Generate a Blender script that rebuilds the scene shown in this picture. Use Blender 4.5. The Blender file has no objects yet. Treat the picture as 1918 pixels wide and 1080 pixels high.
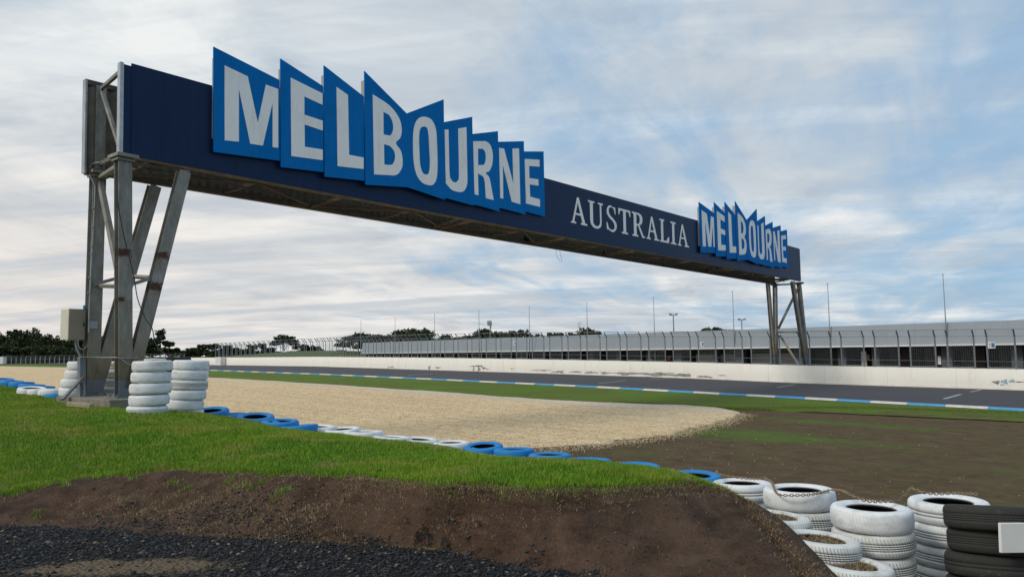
import bpy, bmesh, math, random
import numpy as np
from mathutils import Vector, Matrix
random.seed(7); rng = np.random.default_rng(7)
C = bpy.context.scene.collection
SC = bpy.context.scene

# ------------------------------------------------------------ camera
EZ = 2.3                                   # eye height above the lowest part of the track
FL, CX, CY = 1440.0, 959.0, 540.0
PIT, ROL = math.radians(4.73), 0.013
_R0 = np.array([1, 0, 0.]); _U0 = np.array([0, -math.sin(PIT), math.cos(PIT)])
_F = np.array([0, math.cos(PIT), math.sin(PIT)])
_R = _R0 * math.cos(ROL) - _U0 * math.sin(ROL); _U = _U0 * math.cos(ROL) + _R0 * math.sin(ROL)
cam = bpy.data.cameras.new('camera'); camo = bpy.data.objects.new('camera', cam); C.objects.link(camo)
cam.sensor_width = 36.0; cam.lens = 36.0 * FL / 1918.0; cam.clip_start = 0.1; cam.clip_end = 9000
camo.matrix_world = Matrix(((_R[0], _U[0], -_F[0], 0), (_R[1], _U[1], -_F[1], 0), (_R[2], _U[2], -_F[2], EZ), (0, 0, 0, 1)))
SC.camera = camo

def ray(x, y): return _F + _R * (x - CX) / FL - _U * (y - CY) / FL
def atY(x, y, Y):                         # point seen at a picture position, Y metres ahead
    q = ray(x, y); q = q * Y / q[1]; return Vector((q[0], q[1], q[2] + EZ))
def atz(x, y, z):                         # same, on the level z (relative to the eye)
    q = ray(x, y); q = q * z / q[2]; return Vector((q[0], q[1], q[2] + EZ))

# ------------------------------------------------------------ light
SUN_EL, SUN_AZ = math.radians(36), math.radians(238)     # azimuth clockwise from +Y
sd = Vector((math.sin(SUN_AZ) * math.cos(SUN_EL), math.cos(SUN_AZ) * math.cos(SUN_EL), math.sin(SUN_EL)))
sun = bpy.data.lights.new('sun', 'SUN'); suno = bpy.data.objects.new('sun', sun); C.objects.link(suno)
sun.energy = 1.6; sun.angle = math.radians(14); sun.color = (1.0, 0.93, 0.82)
suno.rotation_euler = (-sd).to_track_quat('-Z', 'Y').to_euler(); suno.location = sd * 50
SC.view_settings.view_transform = 'Standard'; SC.view_settings.look = 'None'
SC.view_settings.exposure = 0.0; SC.view_settings.gamma = 1.0
SC.render.engine = 'CYCLES'
SC.cycles.use_denoising = True; SC.cycles.max_bounces = 6; SC.cycles.transparent_max_bounces = 12

class NT:                                  # tiny node helper
    def __init__(s, nt): s.t = nt
    def n(s, ty, **k):
        o = s.t.nodes.new(ty)
        for a, v in k.items(): setattr(o, a, v)
        return o
    def l(s, a, b): s.t.links.new(a, b)
    def put(s, sock, v):
        if hasattr(v, 'is_output') or isinstance(v, bpy.types.NodeSocket): s.l(v, sock)
        else: sock.default_value = v
    def math(s, op, a, b=0.0, c=0.0, clamp=False):
        o = s.n('ShaderNodeMath', operation=op, use_clamp=clamp)
        s.put(o.inputs[0], a); s.put(o.inputs[1], b); s.put(o.inputs[2], c); return o.outputs[0]
    def vm(s, op, a, b=(0, 0, 0)):
        o = s.n('ShaderNodeVectorMath', operation=op); s.put(o.inputs[0], a); s.put(o.inputs[1], b)
        return o.outputs['Value'] if op in ('LENGTH', 'DISTANCE', 'DOT_PRODUCT') else o.outputs[0]
    def pos(s): return s.n('ShaderNodeNewGeometry').outputs['Position']
    def noise(s, vec, scale, detail=4, rough=.55, dist=0.0, lac=2.0):
        o = s.n('ShaderNodeTexNoise'); s.put(o.inputs['Vector'], vec); o.inputs['Scale'].default_value = scale
        o.inputs['Detail'].default_value = detail; o.inputs['Roughness'].default_value = rough
        o.inputs['Distortion'].default_value = dist; return o.outputs['Fac']
    def voro(s, vec, scale, out='Distance', feature='F1'):
        o = s.n('ShaderNodeTexVoronoi', feature=feature); s.put(o.inputs['Vector'], vec); o.inputs['Scale'].default_value = scale
        return o.outputs[out]
    def ramp(s, fac, stops, mode='LINEAR'):
        o = s.n('ShaderNodeValToRGB'); e = o.color_ramp.elements; o.color_ramp.interpolation = mode
        while len(e) < len(stops): e.new(0.5)
        for i, (p, c) in enumerate(stops):
            e[i].position = p; c = c if isinstance(c, (tuple, list)) else (c, c, c); e[i].color = (c[0], c[1], c[2], 1)
        s.put(o.inputs[0], fac); return o.outputs[0]
    def mix(s, f, a, b, mode='MIX'):
        o = s.n('ShaderNodeMix', data_type='RGBA', blend_type=mode); s.put(o.inputs[0], f)
        for k, v in ((6, a), (7, b)):
            if isinstance(v, (tuple, list)): v = (v[0], v[1], v[2], 1)
            s.put(o.inputs[k], v)
        return o.outputs[2]
    def scale(s, v, sc):
        o = s.n('ShaderNodeMapping'); s.put(o.inputs['Vector'], v); o.inputs['Scale'].default_value = sc; return o.outputs[0]
    def attr(s, name): return s.n('ShaderNodeAttribute', attribute_name=name).outputs['Fac']
    def bump(s, h, strength=.4, dist=.02, nrm=None):
        o = s.n('ShaderNodeBump'); o.inputs['Strength'].default_value = strength; o.inputs['Distance'].default_value = dist
        s.put(o.inputs['Height'], h)
        if nrm is not None: s.l(nrm, o.inputs['Normal'])
        return o.outputs[0]

# sky: physical sky with thin streaky high cloud
world = bpy.data.worlds.new('World'); SC.world = world; world.use_nodes = True
wt = world.node_tree; wt.nodes.clear(); W = NT(wt)
bg = W.n('ShaderNodeBackground'); out = W.n('ShaderNodeOutputWorld'); W.l(bg.outputs[0], out.inputs[0])
sky = W.n('ShaderNodeTexSky', sky_type='NISHITA', sun_disc=False)
sky.sun_elevation = SUN_EL; sky.sun_rotation = SUN_AZ; sky.air_density = 1.0; sky.dust_density = 1.6; sky.ozone_density = 1.5
tc = W.n('ShaderNodeTexCoord').outputs['Generated']
sx = W.n('ShaderNodeSeparateXYZ'); W.l(tc, sx.inputs[0])
zz = W.math('MAXIMUM', sx.outputs[2], 0.0)
den = W.math('ADD', zz, 0.09)
cb = W.n('ShaderNodeCombineXYZ'); W.l(W.math('DIVIDE', sx.outputs[0], den), cb.inputs[0]); W.l(W.math('DIVIDE', sx.outputs[1], den), cb.inputs[1])
def rotscale(v, ang, sc, loc=(0, 0, 0)):
    o = W.n('ShaderNodeMapping'); W.l(v, o.inputs[0]); o.inputs['Rotation'].default_value = (0, 0, math.radians(ang)); o.inputs['Scale'].default_value = sc; o.inputs['Location'].default_value = loc
    return o.outputs[0]
pl = rotscale(cb.outputs[0], 22, (1, 1, 1))
big = W.noise(W.scale(pl, (.55, .34, 1)), 1.0, 4, .5, .6)
str1 = W.noise(W.scale(pl, (1.7, .62, 1)), 1.0, 7, .60, .7)
str2 = W.noise(W.scale(rotscale(cb.outputs[0], -34, (1, 1, 1), (3, 1, 0)), (2.6, .8, 1)), 1.0, 6, .6, .7)
cov = W.math('ADD', W.math('MULTIPLY', big, .8), W.math('ADD', W.math('MULTIPLY', str1, .75), W.math('MULTIPLY', str2, .22)))
cov = W.math('ADD', cov, W.math('MULTIPLY', sx.outputs[0], -.27))
mask = W.ramp(W.math('SUBTRACT', cov, .32), [(.06, 0), (.38, .30), (.56, .95), (1, 1)])
base = W.mix(1.0, sky.outputs[0], (.085, .085, .085), 'MULTIPLY')
base = W.mix(.7, base, (.29, .53, .80))
shade = W.ramp(W.noise(W.scale(pl, (1.2, .9, 1)), 1.3, 6, .6, .5), [(.30, (.42, .50, .59)), (.46, (.66, .72, .76)), (.62, (.88, .90, .89))])
low = W.ramp(zz, [(0, 1), (.12, .8), (.32, 0)])
lowf = W.math('MULTIPLY', low, W.math('ADD', W.math('MULTIPLY', sx.outputs[0], -.9), .45, clamp=True))
cloud = W.mix(W.math('MULTIPLY', lowf, .65), shade, (.90, .77, .66))
band = W.noise(W.scale(rotscale(cb.outputs[0], 8, (1, 1, 1), (5, 2, 0)), (.28, 1.5, 1)), 1.0, 6, .6, .5)
cloud = W.mix(W.ramp(band, [(.40, .60), (.56, 0)]), cloud, (.47, .53, .60))
cloud = W.mix(W.ramp(band, [(.56, 0), (.70, .5)]), cloud, (.88, .88, .86))
W.l(W.mix(mask, base, cloud), bg.inputs[0]); bg.inputs[1].default_value = 1.0

# ------------------------------------------------------------ object helpers
def setp(o, label=None, cat=None, group=None, kind=None):
    if label: o['label'] = label
    if cat: o['category'] = cat
    if group: o['group'] = group
    if kind: o['kind'] = kind
    return o
def empty(name, loc, label, cat, group=None):
    o = bpy.data.objects.new(name, None); C.objects.link(o); o.location = loc; o.empty_display_size = .2
    return setp(o, label, cat, group)
def link(name, me, mats, parent=None, smooth=False, world_coords=True):
    o = bpy.data.objects.new(name, me); C.objects.link(o)
    for m in (mats if isinstance(mats, (list, tuple)) else [mats]):
        me.materials.append(m)
    if smooth: me.polygons.foreach_set('use_smooth', [True] * len(me.polygons))
    if parent is not None:
        o.parent = parent
        if world_coords: o.matrix_parent_inverse = Matrix.LocRotScale(parent.location, parent.rotation_euler, None).inverted()
    return o
def me_np(name, v, f):                     # fast mesh from arrays; f is (n,3) or (n,4)
    v = np.ascontiguousarray(v, dtype=np.float32); f = np.ascontiguousarray(f, dtype=np.int32); k = f.shape[1]
    me = bpy.data.meshes.new(name); me.vertices.add(len(v)); me.vertices.foreach_set('co', v.ravel())
    me.loops.add(f.size); me.loops.foreach_set('vertex_index', f.ravel())
    me.polygons.add(len(f)); me.polygons.foreach_set('loop_start', np.arange(0, f.size, k, dtype=np.int32))
    me.polygons.foreach_set('loop_total', np.full(len(f), k, dtype=np.int32))
    me.update(calc_edges=True); return me
class MB:                                  # collects simple shapes into one mesh
    def __init__(s): s.v = []; s.f = []; s.m = []
    def add(s, vs, fs, m=0):
        b = len(s.v); s.v += [tuple(x) for x in vs]; s.f += [tuple(b + i for i in f) for f in fs]; s.m += [m] * len(fs)
    def frame(s, o, a, b, c, m=0):         # box: centre o, half-axis vectors a,b,c
        o, a, b, c = map(Vector, (o, a, b, c))
        vs = [o + i * a + j * b + k * c for i in (-1, 1) for j in (-1, 1) for k in (-1, 1)]
        s.add(vs, [(0, 1, 3, 2), (4, 6, 7, 5), (0, 4, 5, 1), (2, 3, 7, 6), (0, 2, 6, 4), (1, 5, 7, 3)], m)
    def bar(s, p, q, wa, wb, hint=(0, 0, 1), m=0, ext=0):
        p, q = Vector(p), Vector(q); d = (q - p); L = d.length; d.normalize()
        a = Vector(hint); a = a - d * a.dot(d)
        if a.length < 1e-4: a = Vector((1, 0, 0)) - d * d.x
        a.normalize(); b = d.cross(a)
        s.frame((p + q) / 2, a * wa / 2, b * wb / 2, d * (L / 2 + ext), m)
    def hbeam(s, p, q, wid, dep, hint, t=.02):     # wide flange beam; hint = flange width direction
        p, q = Vector(p), Vector(q); d = (q - p); L = d.length; d.normalize()
        a = Vector(hint); a = (a - d * a.dot(d)).normalized(); b = d.cross(a).normalized(); o = (p + q) / 2
        for k in (-1, 1): s.frame(o + b * k * (dep / 2 - t / 2), a * wid / 2, b * t / 2, d * L / 2)
        s.frame(o, a * t / 2, b * (dep / 2 - t - .0005), d * (L / 2 - .002))
    def tube(s, pts, r, n=6, m=0):
        pts = [Vector(p) for p in pts]; base = len(s.v); k = len(pts)
        rr = r if isinstance(r, (list, tuple)) else [r] * k
        for i, p in enumerate(pts):
            d = (pts[min(i + 1, k - 1)] - pts[max(i - 1, 0)]).normalized()
            a = d.cross(Vector((0, 0, 1)) if abs(d.z) < .9 else Vector((1, 0, 0))).normalized(); b = d.cross(a)
            for j in range(n):
                t = 2 * math.pi * j / n; s.v.append(tuple(p + (a * math.cos(t) + b * math.sin(t)) * rr[i]))
        for i in range(k - 1):
            for j in range(n):
                s.f.append((base + i * n + j, base + i * n + (j + 1) % n, base + (i + 1) * n + (j + 1) % n, base + (i + 1) * n + j)); s.m.append(m)
        s.f.append(tuple(base + j for j in range(n))[::-1]); s.m.append(m)
        s.f.append(tuple(base + (k - 1) * n + j for j in range(n))); s.m.append(m)
    def build(s, name, mats, parent=None, smooth=False, bevel=0):
        me = bpy.data.meshes.new(name); me.from_pydata(s.v, [], s.f); me.update()
        me.polygons.foreach_set('material_index', s.m)
        bm = bmesh.new(); bm.from_mesh(me); bmesh.ops.recalc_face_normals(bm, faces=bm.faces)
        if bevel: bmesh.ops.bevel(bm, geom=bm.edges[:], offset=bevel, segments=1, affect='EDGES', clamp_overlap=True)
        bm.to_mesh(me); bm.free()
        return link(name, me, mats, parent, smooth)

# value noise for shaping the ground
_perm = rng.random((256, 256))
def vnoise(x, y):
    xi = np.floor(x).astype(int); yi = np.floor(y).astype(int); fx = x - xi; fy = y - yi
    fx = fx * fx * (3 - 2 * fx); fy = fy * fy * (3 - 2 * fy)
    g = lambda i, j: _perm[(xi + i) & 255, (yi + j) & 255]
    return (g(0, 0) * (1 - fx) + g(1, 0) * fx) * (1 - fy) + (g(0, 1) * (1 - fx) + g(1, 1) * fx) * fy - .5
def fbm(x, y, sc, o=4):
    t = 0; a = 1
    for i in range(o): t = t + a * vnoise(x * sc + 17.3 * i, y * sc + 9.1 * i); sc *= 2.03; a *= .5
    return t

# ------------------------------------------------------------ materials
def mat(name, fn, rough=.7, metal=0.0, spec=None):
    m = bpy.data.materials.new(name); m.use_nodes = True; t = m.node_tree; N = NT(t)
    b = t.nodes['Principled BSDF']; b.inputs['Roughness'].default_value = rough; b.inputs['Metallic'].default_value = metal
    if spec is not None: b.inputs['Specular IOR Level'].default_value = spec
    r = fn(N, b)
    if r is not None:
        if isinstance(r, (tuple, list)): b.inputs['Base Color'].default_value = (*r[:3], 1)
        else: N.l(r, b.inputs['Base Color'])
    return m
def plain(name, c, rough=.7, metal=0.0, var=.25, sc=3.0, bump=0.0, spec=None):
    def fn(N, b):
        n = N.noise(N.pos(), sc, 6, .65)
        if bump: N.l(N.bump(N.noise(N.pos(), sc * 6, 5, .6), .5, bump), b.inputs['Normal'])
        return N.ramp(n, [(.3, tuple(x * (1 - var) for x in c)), (.7, tuple(min(1, x * (1 + var)) for x in c))])
    return mat(name, fn, rough, metal, spec)

def m_ground(N, b):
    P = N.pos()
    n1 = N.noise(P, .9, 6, .6, .4); n2 = N.noise(P, 7, 6, .65); n3 = N.noise(P, 45, 5, .7)
    # bare soil of the run-off, patchy green
    soil = N.ramp(N.math('ADD', N.math('MULTIPLY', n2, .55), N.math('MULTIPLY', n3, .45)), [(.3, (.075, .046, .022)), (.55, (.122, .080, .042)), (.75, (.17, .120, .070))])
    fine_ = N.noise(P, 2.2, 6, .7, .6); streak = N.noise(N.scale(rot(N, P, 40), (.35, 2.2, 1)), .8, 5, .6, .3)
    gm = N.math('ADD', N.ramp(N.math('ADD', N.math('MULTIPLY', streak, .6), N.math('MULTIPLY', n1, .4)), [(.47, 0), (.66, .35)]), N.math('MULTIPLY', N.attr('patch'), N.ramp(N.math('ADD', n2, N.math('MULTIPLY', n1, .6)), [(.45, .3), (.75, 2.2)])), clamp=True)
    outer = N.mix(gm, soil, N.ramp(n3, [(.3, (.060, .100, .012)), (.7, (.125, .185, .028))]))
    outer = N.mix(N.ramp(fine_, [(.50, 0), (.72, .55)]), outer, (.185, .140, .085)); outer = N.mix(N.ramp(fine_, [(.30, .6), (.46, 0)]), outer, (.050, .032, .018))
    rut = N.ramp(N.noise(N.scale(rot(N, P, 38), (.12, 3.0, 1)), 1.0, 3, .5), [(.60, 0), (.70, .4)])
    outer = N.mix(rut, outer, (.100, .062, .036))
    farg = N.ramp(N.math('DIVIDE', N.vm('LENGTH', P), 400), [(.12, 0), (.3, 1)])
    outer = N.mix(farg, outer, (.05, .08, .02))
    # cut earth
    dn = N.noise(P, 3.5, 7, .68, .5); cr = N.voro(P, 16, 'Distance', 'DISTANCE_TO_EDGE')
    dirt = N.ramp(N.math('ADD', N.math('MULTIPLY', dn, .6), N.math('MULTIPLY', n3, .4)), [(.30, (.028, .016, .010)), (.5, (.090, .054, .036)), (.72, (.170, .110, .077))])
    lay = N.noise(N.scale(P, (.5, .5, 4)), 3.0, 5, .65, .6); dirt = N.mix(N.ramp(lay, [(.50, 0), (.66, .55)]), dirt, (.028, .017, .012))
    dirt = N.mix(N.ramp(N.noise(P, 1.3, 3), [(.50, 0), (.66, .4)]), dirt, (.125, .080, .054))
    # dark broken stone
    rv = N.voro(P, 26, 'Color'); sp = N.n('ShaderNodeSeparateColor'); N.l(rv, sp.inputs[0])
    road = N.ramp(sp.outputs[0], [(0, (.008, .0085, .010)), (.7, (.022, .023, .026)), (.93, (.045, .046, .05)), (1, (.09, .075, .055))])
    road = N.mix(N.ramp(N.math('ADD', N.attr('tan'), N.math('MULTIPLY', N.math('SUBTRACT', n2, .5), 1.2)), [(.35, 0), (.62, .8)]), road, (.22, .165, .105))
    rm = N.ramp(N.math('ADD', N.attr('road'), N.math('MULTIPLY', N.math('SUBTRACT', n2, .5), .9)), [(.46, 0), (.56, 1)])
    near = N.mix(rm, dirt, road)
    sm = N.ramp(N.math('ADD', N.attr('sod'), N.math('MULTIPLY', N.math('SUBTRACT', n2, .5), .5)), [(.45, 0), (.58, 1)])
    near = N.mix(sm, near, N.ramp(n2, [(.3, (.05, .08, .010)), (.7, (.10, .15, .022))]))
    col = N.mix(N.attr('outer'), near, outer)
    hgt = N.math('ADD', N.math('MULTIPLY', n3, .6), N.math('MULTIPLY', n2, .8))
    hgt = N.math('ADD', hgt, N.math('MULTIPLY', rm, N.math('MULTIPLY', N.voro(P, 26), -1.4)))
    N.l(N.bump(hgt, 1.0, .05), b.inputs['Normal'])
    return col
def rot(N, v, ang):
    o = N.n('ShaderNodeMapping'); N.l(v, o.inputs[0]); o.inputs['Rotation'].default_value = (0, 0, math.radians(ang)); return o.outputs[0]
M_ground = mat('ground_soil', m_ground, .95, spec=.2)

def m_gravel(N, b):
    P = N.pos(); d = N.vm('LENGTH', P)
    v = N.voro(P, 22, 'Color'); s = N.n('ShaderNodeSeparateColor'); N.l(v, s.inputs[0])
    v2 = N.voro(P, 7, 'Color'); s2 = N.n('ShaderNodeSeparateColor'); N.l(v2, s2.inputs[0])
    c = N.ramp(s.outputs[0], [(0, (.18, .12, .065)), (.2, (.66, .47, .25)), (.7, (.85, .63, .365)), (1, (.92, .79, .57))])
    c = N.mix(.42, c, N.ramp(s2.outputs[0], [(0, (.32, .215, .11)), (.25, (.76, .56, .32)), (1, (.90, .70, .44))]))
    pale = N.ramp(N.math('ADD', N.attr('pale'), N.math('MULTIPLY', N.math('SUBTRACT', N.noise(P, .25, 4), .5), .9)), [(.55, 0), (1.15, .8)])
    c = N.mix(pale, c, N.ramp(s.outputs[1], [(0, (.50, .42, .32)), (1, (.84, .76, .63))]))
    rake = N.noise(N.scale(rot(N, P, 42), (.12, 2.6, 1)), 1.0, 4, .6, .2)
    c = N.mix(N.ramp(rake, [(.38, .35), (.50, 0)]), c, (.52, .37, .20))
    h = N.math('ADD', N.math('MULTIPLY', N.voro(P, 22), -1), N.math('MULTIPLY', rake, 2.5))
    h = N.math('ADD', h, N.math('MULTIPLY', N.noise(P, 3, 5, .6), 2.0))
    N.l(N.bump(h, .8, .05), b.inputs['Normal']); return c
M_gravel = mat('gravel', m_gravel, .95, spec=.2)
def m_verge(N, b):
    P = N.pos(); n = N.noise(P, 14, 6, .7); n2 = N.noise(P, .35, 4, .6, .4)
    c = N.ramp(n, [(.28, (.050, .098, .009)), (.5, (.105, .19, .018)), (.75, (.18, .28, .04))])
    c = N.mix(N.ramp(n2, [(.42, .55), (.6, 0)]), c, (.125, .115, .035))
    dirtm = N.ramp(N.math('ADD', N.attr('wear'), N.math('MULTIPLY', N.math('SUBTRACT', N.noise(P, 1.1, 5, .65), .5), 1.6)), [(.4, 0), (.7, .95)])
    c = N.mix(dirtm, c, (.105, .072, .042))
    N.l(N.bump(n, 1.0, .06), b.inputs['Normal']); return c
M_verge = mat('verge_grass', m_verge, .95, spec=.15)
def m_asph(N, b):
    P = N.pos(); n = N.noise(P, 60, 4, .7); L = N.noise(N.scale(rot(N, P, 39), (.05, 1.1, 1)), 1, 4, .55)
    c = N.ramp(n, [(.3, (.042, .040, .045)), (.7, (.078, .074, .081))])
    c = N.mix(N.ramp(L, [(.42, .55), (.58, 0)]), c, (.045, .043, .048)); return c
M_asph = mat('asphalt', m_asph, .8, spec=.3)
def m_wall(N, b):
    P = N.pos(); n = N.noise(N.scale(P, (1, 1, .25)), 2.2, 6, .7); n2 = N.noise(P, .35, 3)
    c = N.ramp(n, [(.22, (.68, .64, .56)), (.45, (.80, .77, .70)), (.8, (.83, .81, .75))])
    sp = N.n('ShaderNodeSeparateXYZ'); N.l(N.n('ShaderNodeTexCoord').outputs['UV'], sp.inputs[0])
    joint = N.math('LESS_THAN', N.math('FRACT', N.math('DIVIDE', sp.outputs[0], 3.2)), .005)
    c = N.mix(N.math('MULTIPLY', joint, .45), c, (.35, .33, .28))
    low = N.ramp(N.math('ADD', sp.outputs[1], N.math('MULTIPLY', N.math('SUBTRACT', N.noise(P, 2.5, 5, .7), .5), .25)), [(.0, .55), (.13, 0)])
    return N.mix(low, c, (.42, .38, .30))
M_wall = mat('wall_paint', m_wall, .75, spec=.3)
M_kblue = plain('kerb_blue_paint', (.05, .31, .60), .6, var=.2, sc=6)
M_kwhite = plain('kerb_white_paint', (.62, .62, .59), .6, var=.15, sc=6)
M_mark = plain('faded_white_marking', (.36, .36, .37), .8, var=.3, sc=9)

SPOTS = []                                 # rust spots: (point, radius)
def m_steel(N, b):
    P = N.pos(); sx = N.n('ShaderNodeSeparateXYZ'); N.l(P, sx.inputs[0])
    n = N.noise(N.scale(P, (1, 1, .35)), 9, 6, .7); nb = N.noise(P, 2.2, 4)
    c = N.ramp(N.math('ADD', N.math('MULTIPLY', n, .6), N.math('MULTIPLY', nb, .4)), [(.3, (.135, .13, .11)), (.52, (.235, .23, .205)), (.72, (.36, .355, .33))])
    z = N.math('ADD', sx.outputs[2], N.math('MULTIPLY', N.math('SUBTRACT', n, .5), .9))
    stain = N.math('MULTIPLY', N.ramp(N.math('DIVIDE', z, 4.0), [(.52, 1), (.80, 0)]), .72)
    c = N.mix(stain, c, (.19, .145, .078))
    c = N.mix(N.math('MULTIPLY', N.ramp(N.math('DIVIDE', z, 4.0), [(.44, .9), (.54, 0)]), .7), c, (.075, .080, .045))
    c = N.mix(N.ramp(N.math('DIVIDE', N.math('ADD', sx.outputs[2], N.math('MULTIPLY', N.math('SUBTRACT', n, .5), .12)), 4.0), [(.450, .85), (.458, 0)]), c, (.13, .155, .18))
    for p, r in SPOTS:
        d = N.vm('SUBTRACT', P, tuple(p)); s = N.n('ShaderNodeSeparateXYZ'); N.l(d, s.inputs[0])
        hd = N.math('SQRT', N.math('ADD', N.math('MULTIPLY', s.outputs[0], s.outputs[0]), N.math('MULTIPLY', s.outputs[1], s.outputs[1])))
        core = N.math('MAXIMUM', N.math('MULTIPLY', hd, .5 / r), N.math('DIVIDE', N.math('ABSOLUTE', s.outputs[2]), r))
        c2 = N.ramp(N.math('ADD', core, N.math('MULTIPLY', N.math('SUBTRACT', N.noise(P, 14, 5, .7), .5), 1.8)), [(.55, 1), (1.05, 0)])
        run = N.math('MULTIPLY', N.math('LESS_THAN', s.outputs[2], 0.0), N.ramp(N.math('DIVIDE', N.math('ABSOLUTE', s.outputs[2]), r * 5), [(.1, .7), (1, 0)]))
        run = N.math('MULTIPLY', run, N.math('LESS_THAN', hd, .3)); run = N.math('MULTIPLY', run, N.ramp(N.noise(N.scale(P, (1, 1, .08)), 22, 3), [(.42, 0), (.62, 1)]))
        c = N.mix(run, c, (.17, .075, .028)); c = N.mix(c2, c, N.ramp(N.noise(P, 30, 3), [(.3, (.030, .012, .010)), (.7, (.105, .035, .018))]))
    N.l(N.bump(n, .25, .01), b.inputs['Normal']); return c
M_rail = plain('fence_steel', (.23, .25, .26), .5, .3, .2, 5)
M_brown = plain('weathered_brown_steel', (.085, .065, .045), .85, var=.4, sc=4)
M_corr = plain('corrugated_liner', (.14, .125, .10), .85, var=.35, sc=3)
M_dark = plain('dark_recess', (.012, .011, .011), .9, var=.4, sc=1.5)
M_conc = plain('slab_concrete', (.20, .185, .145), .95, var=.4, sc=5, bump=.02)
def m_navy(N, b):
    P = N.pos(); n = N.noise(N.scale(P, (1, 1, .12)), 5, 5, .7)
    c = N.ramp(n, [(.3, (.005, .017, .060)), (.7, (.008, .026, .082))])
    sc = N.ramp(N.noise(N.scale(P, (6, 6, .7)), 3.2, 5, .75), [(.70, 0), (.76, .30)])
    N.l(N.ramp(n, [(.3, .36), (.7, .46)]), b.inputs['Roughness'])
    jn = N.math('LESS_THAN', N.math('FRACT', N.math('DIVIDE', N.vm('DOT_PRODUCT', P, (.63236, .77468, 0)), 2.44)), .005)
    c = N.mix(N.math('MULTIPLY', jn, .6), c, (.003, .008, .022))
    return N.mix(sc, c, (.14, .16, .19))
M_navy = mat('navy_sign_paint', m_navy, .42, spec=.16)
def sign_paint(name, c, dirt):
    def fn(N, b):
        P = N.pos(); n = N.noise(N.scale(P, (1, 1, .10)), 7, 6, .75); n2 = N.noise(P, 1.4, 5, .65); n3 = N.noise(P, 16, 5, .8)
        k = N.ramp(N.math('ADD', N.math('MULTIPLY', n, .5), N.math('MULTIPLY', n2, .5)), [(.32, tuple(x * .84 for x in c)), (.5, c), (.68, tuple(min(.9, x * 1.08) for x in c))])
        k = N.mix(N.ramp(n3, [(.66, 0), (.72, .5)]), k, dirt)
        return N.mix(N.ramp(n, [(.60, 0), (.75, .35)]), k, dirt)
    return mat(name, fn, .75, spec=.10)
M_blue = sign_paint('sign_blue_paint', (.0010, .158, .48), (.03, .10, .20))
M_letter = sign_paint('letter_white_paint', (.90, .90, .88), (.66, .66, .64))
M_back = plain('sign_back_grey', (.36, .34, .32), .7, var=.15)
M_rust = plain('rust', (.16, .075, .035), .9, var=.5, sc=40)
M_box = plain('cabinet_beige_steel', (.27, .235, .175), .55, var=.1, sc=3)
M_boxw = plain('cabinet_sunlit_side', (.62, .60, .50), .6, var=.1, sc=3)  # cabinet steel painted paler: sunlight on its left face put into the colour
M_pvc = plain('grey_conduit', (.30, .32, .33), .6, var=.1)
M_black = plain('black_cable', (.012, .012, .013), .6, var=.2)
M_white = plain('white_plate', (.72, .72, .70), .6, var=.06)
M_sblue = plain('sign_plate_blue', (.05, .14, .36), .5, var=.1)

def tyre_mat(name, c, worn, rough=.6):
    def fn(N, b):
        tco = N.n('ShaderNodeTexCoord').outputs['Object']; P = N.pos()
        s = N.n('ShaderNodeSeparateXYZ'); N.l(tco, s.inputs[0])
        rad = N.math('SQRT', N.math('ADD', N.math('MULTIPLY', s.outputs[0], s.outputs[0]), N.math('MULTIPLY', s.outputs[1], s.outputs[1])))
        n = N.noise(P, 11, 6, .7); nb = N.noise(P, 2.5, 4, .6)
        base = N.ramp(N.math('ADD', N.math('MULTIPLY', n, .5), N.math('MULTIPLY', nb, .5)), [(.30, tuple(x * .78 for x in c)), (.5, c), (.7, tuple(min(.85, x * 1.10) for x in c))])
        ang = N.math('ARCTAN2', s.outputs[1], s.outputs[0])
        lat = N.math('FRACT', N.math('ADD', N.math('MULTIPLY', ang, 72 / (2 * math.pi)), N.math('MULTIPLY', s.outputs[2], 9.0)))
        lat = N.math('LESS_THAN', lat, .22)
        tread = N.math('GREATER_THAN', rad, .345)
        vis = N.math('MULTIPLY', N.math('MULTIPLY', lat, tread), N.ramp(N.noise(P, 4, 3), [(.38, .25), (.62, .9)]))
        base = N.mix(N.math('MULTIPLY', vis, worn), base, (.055, .055, .055))
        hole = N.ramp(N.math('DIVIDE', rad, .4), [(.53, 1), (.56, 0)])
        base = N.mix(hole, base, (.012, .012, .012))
        scuff = N.ramp(N.math('ADD', N.math('MULTIPLY', N.noise(P, 26, 5, .75), .6), N.math('MULTIPLY', nb, .4)), [(.60, 0), (.68, worn)])
        base = N.mix(scuff, base, (.16, .14, .11))
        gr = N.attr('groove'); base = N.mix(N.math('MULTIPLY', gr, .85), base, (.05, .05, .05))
        side = N.math('LESS_THAN', N.math('ABSOLUTE', N.math('SUBTRACT', rad, .292)), .0022); base = N.mix(N.math('MULTIPLY', side, .35), base, (.10, .10, .10))
        dust = N.ramp(N.noise(N.scale(P, (1, 1, 2.5)), 3.2, 5, .7), [(.50, 0), (.68, .45)]); base = N.mix(dust, base, (.30, .26, .19) if c[0] > .3 else tuple(x * .7 + .02 for x in c))
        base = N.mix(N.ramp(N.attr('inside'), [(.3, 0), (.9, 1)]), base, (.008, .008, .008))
        N.l(N.bump(N.math('ADD', N.math('MULTIPLY', n, .4), N.math('MULTIPLY', vis, -1.0)), .5, .006), b.inputs['Normal'])
        return base
    return mat(name, fn, rough, spec=.35)
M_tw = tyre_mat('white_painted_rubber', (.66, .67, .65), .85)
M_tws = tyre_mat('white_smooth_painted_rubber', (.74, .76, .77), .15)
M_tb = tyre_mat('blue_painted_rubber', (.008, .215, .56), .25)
M_tk = tyre_mat('bare_black_rubber', (.030, .030, .027), .5, .85)

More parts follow.
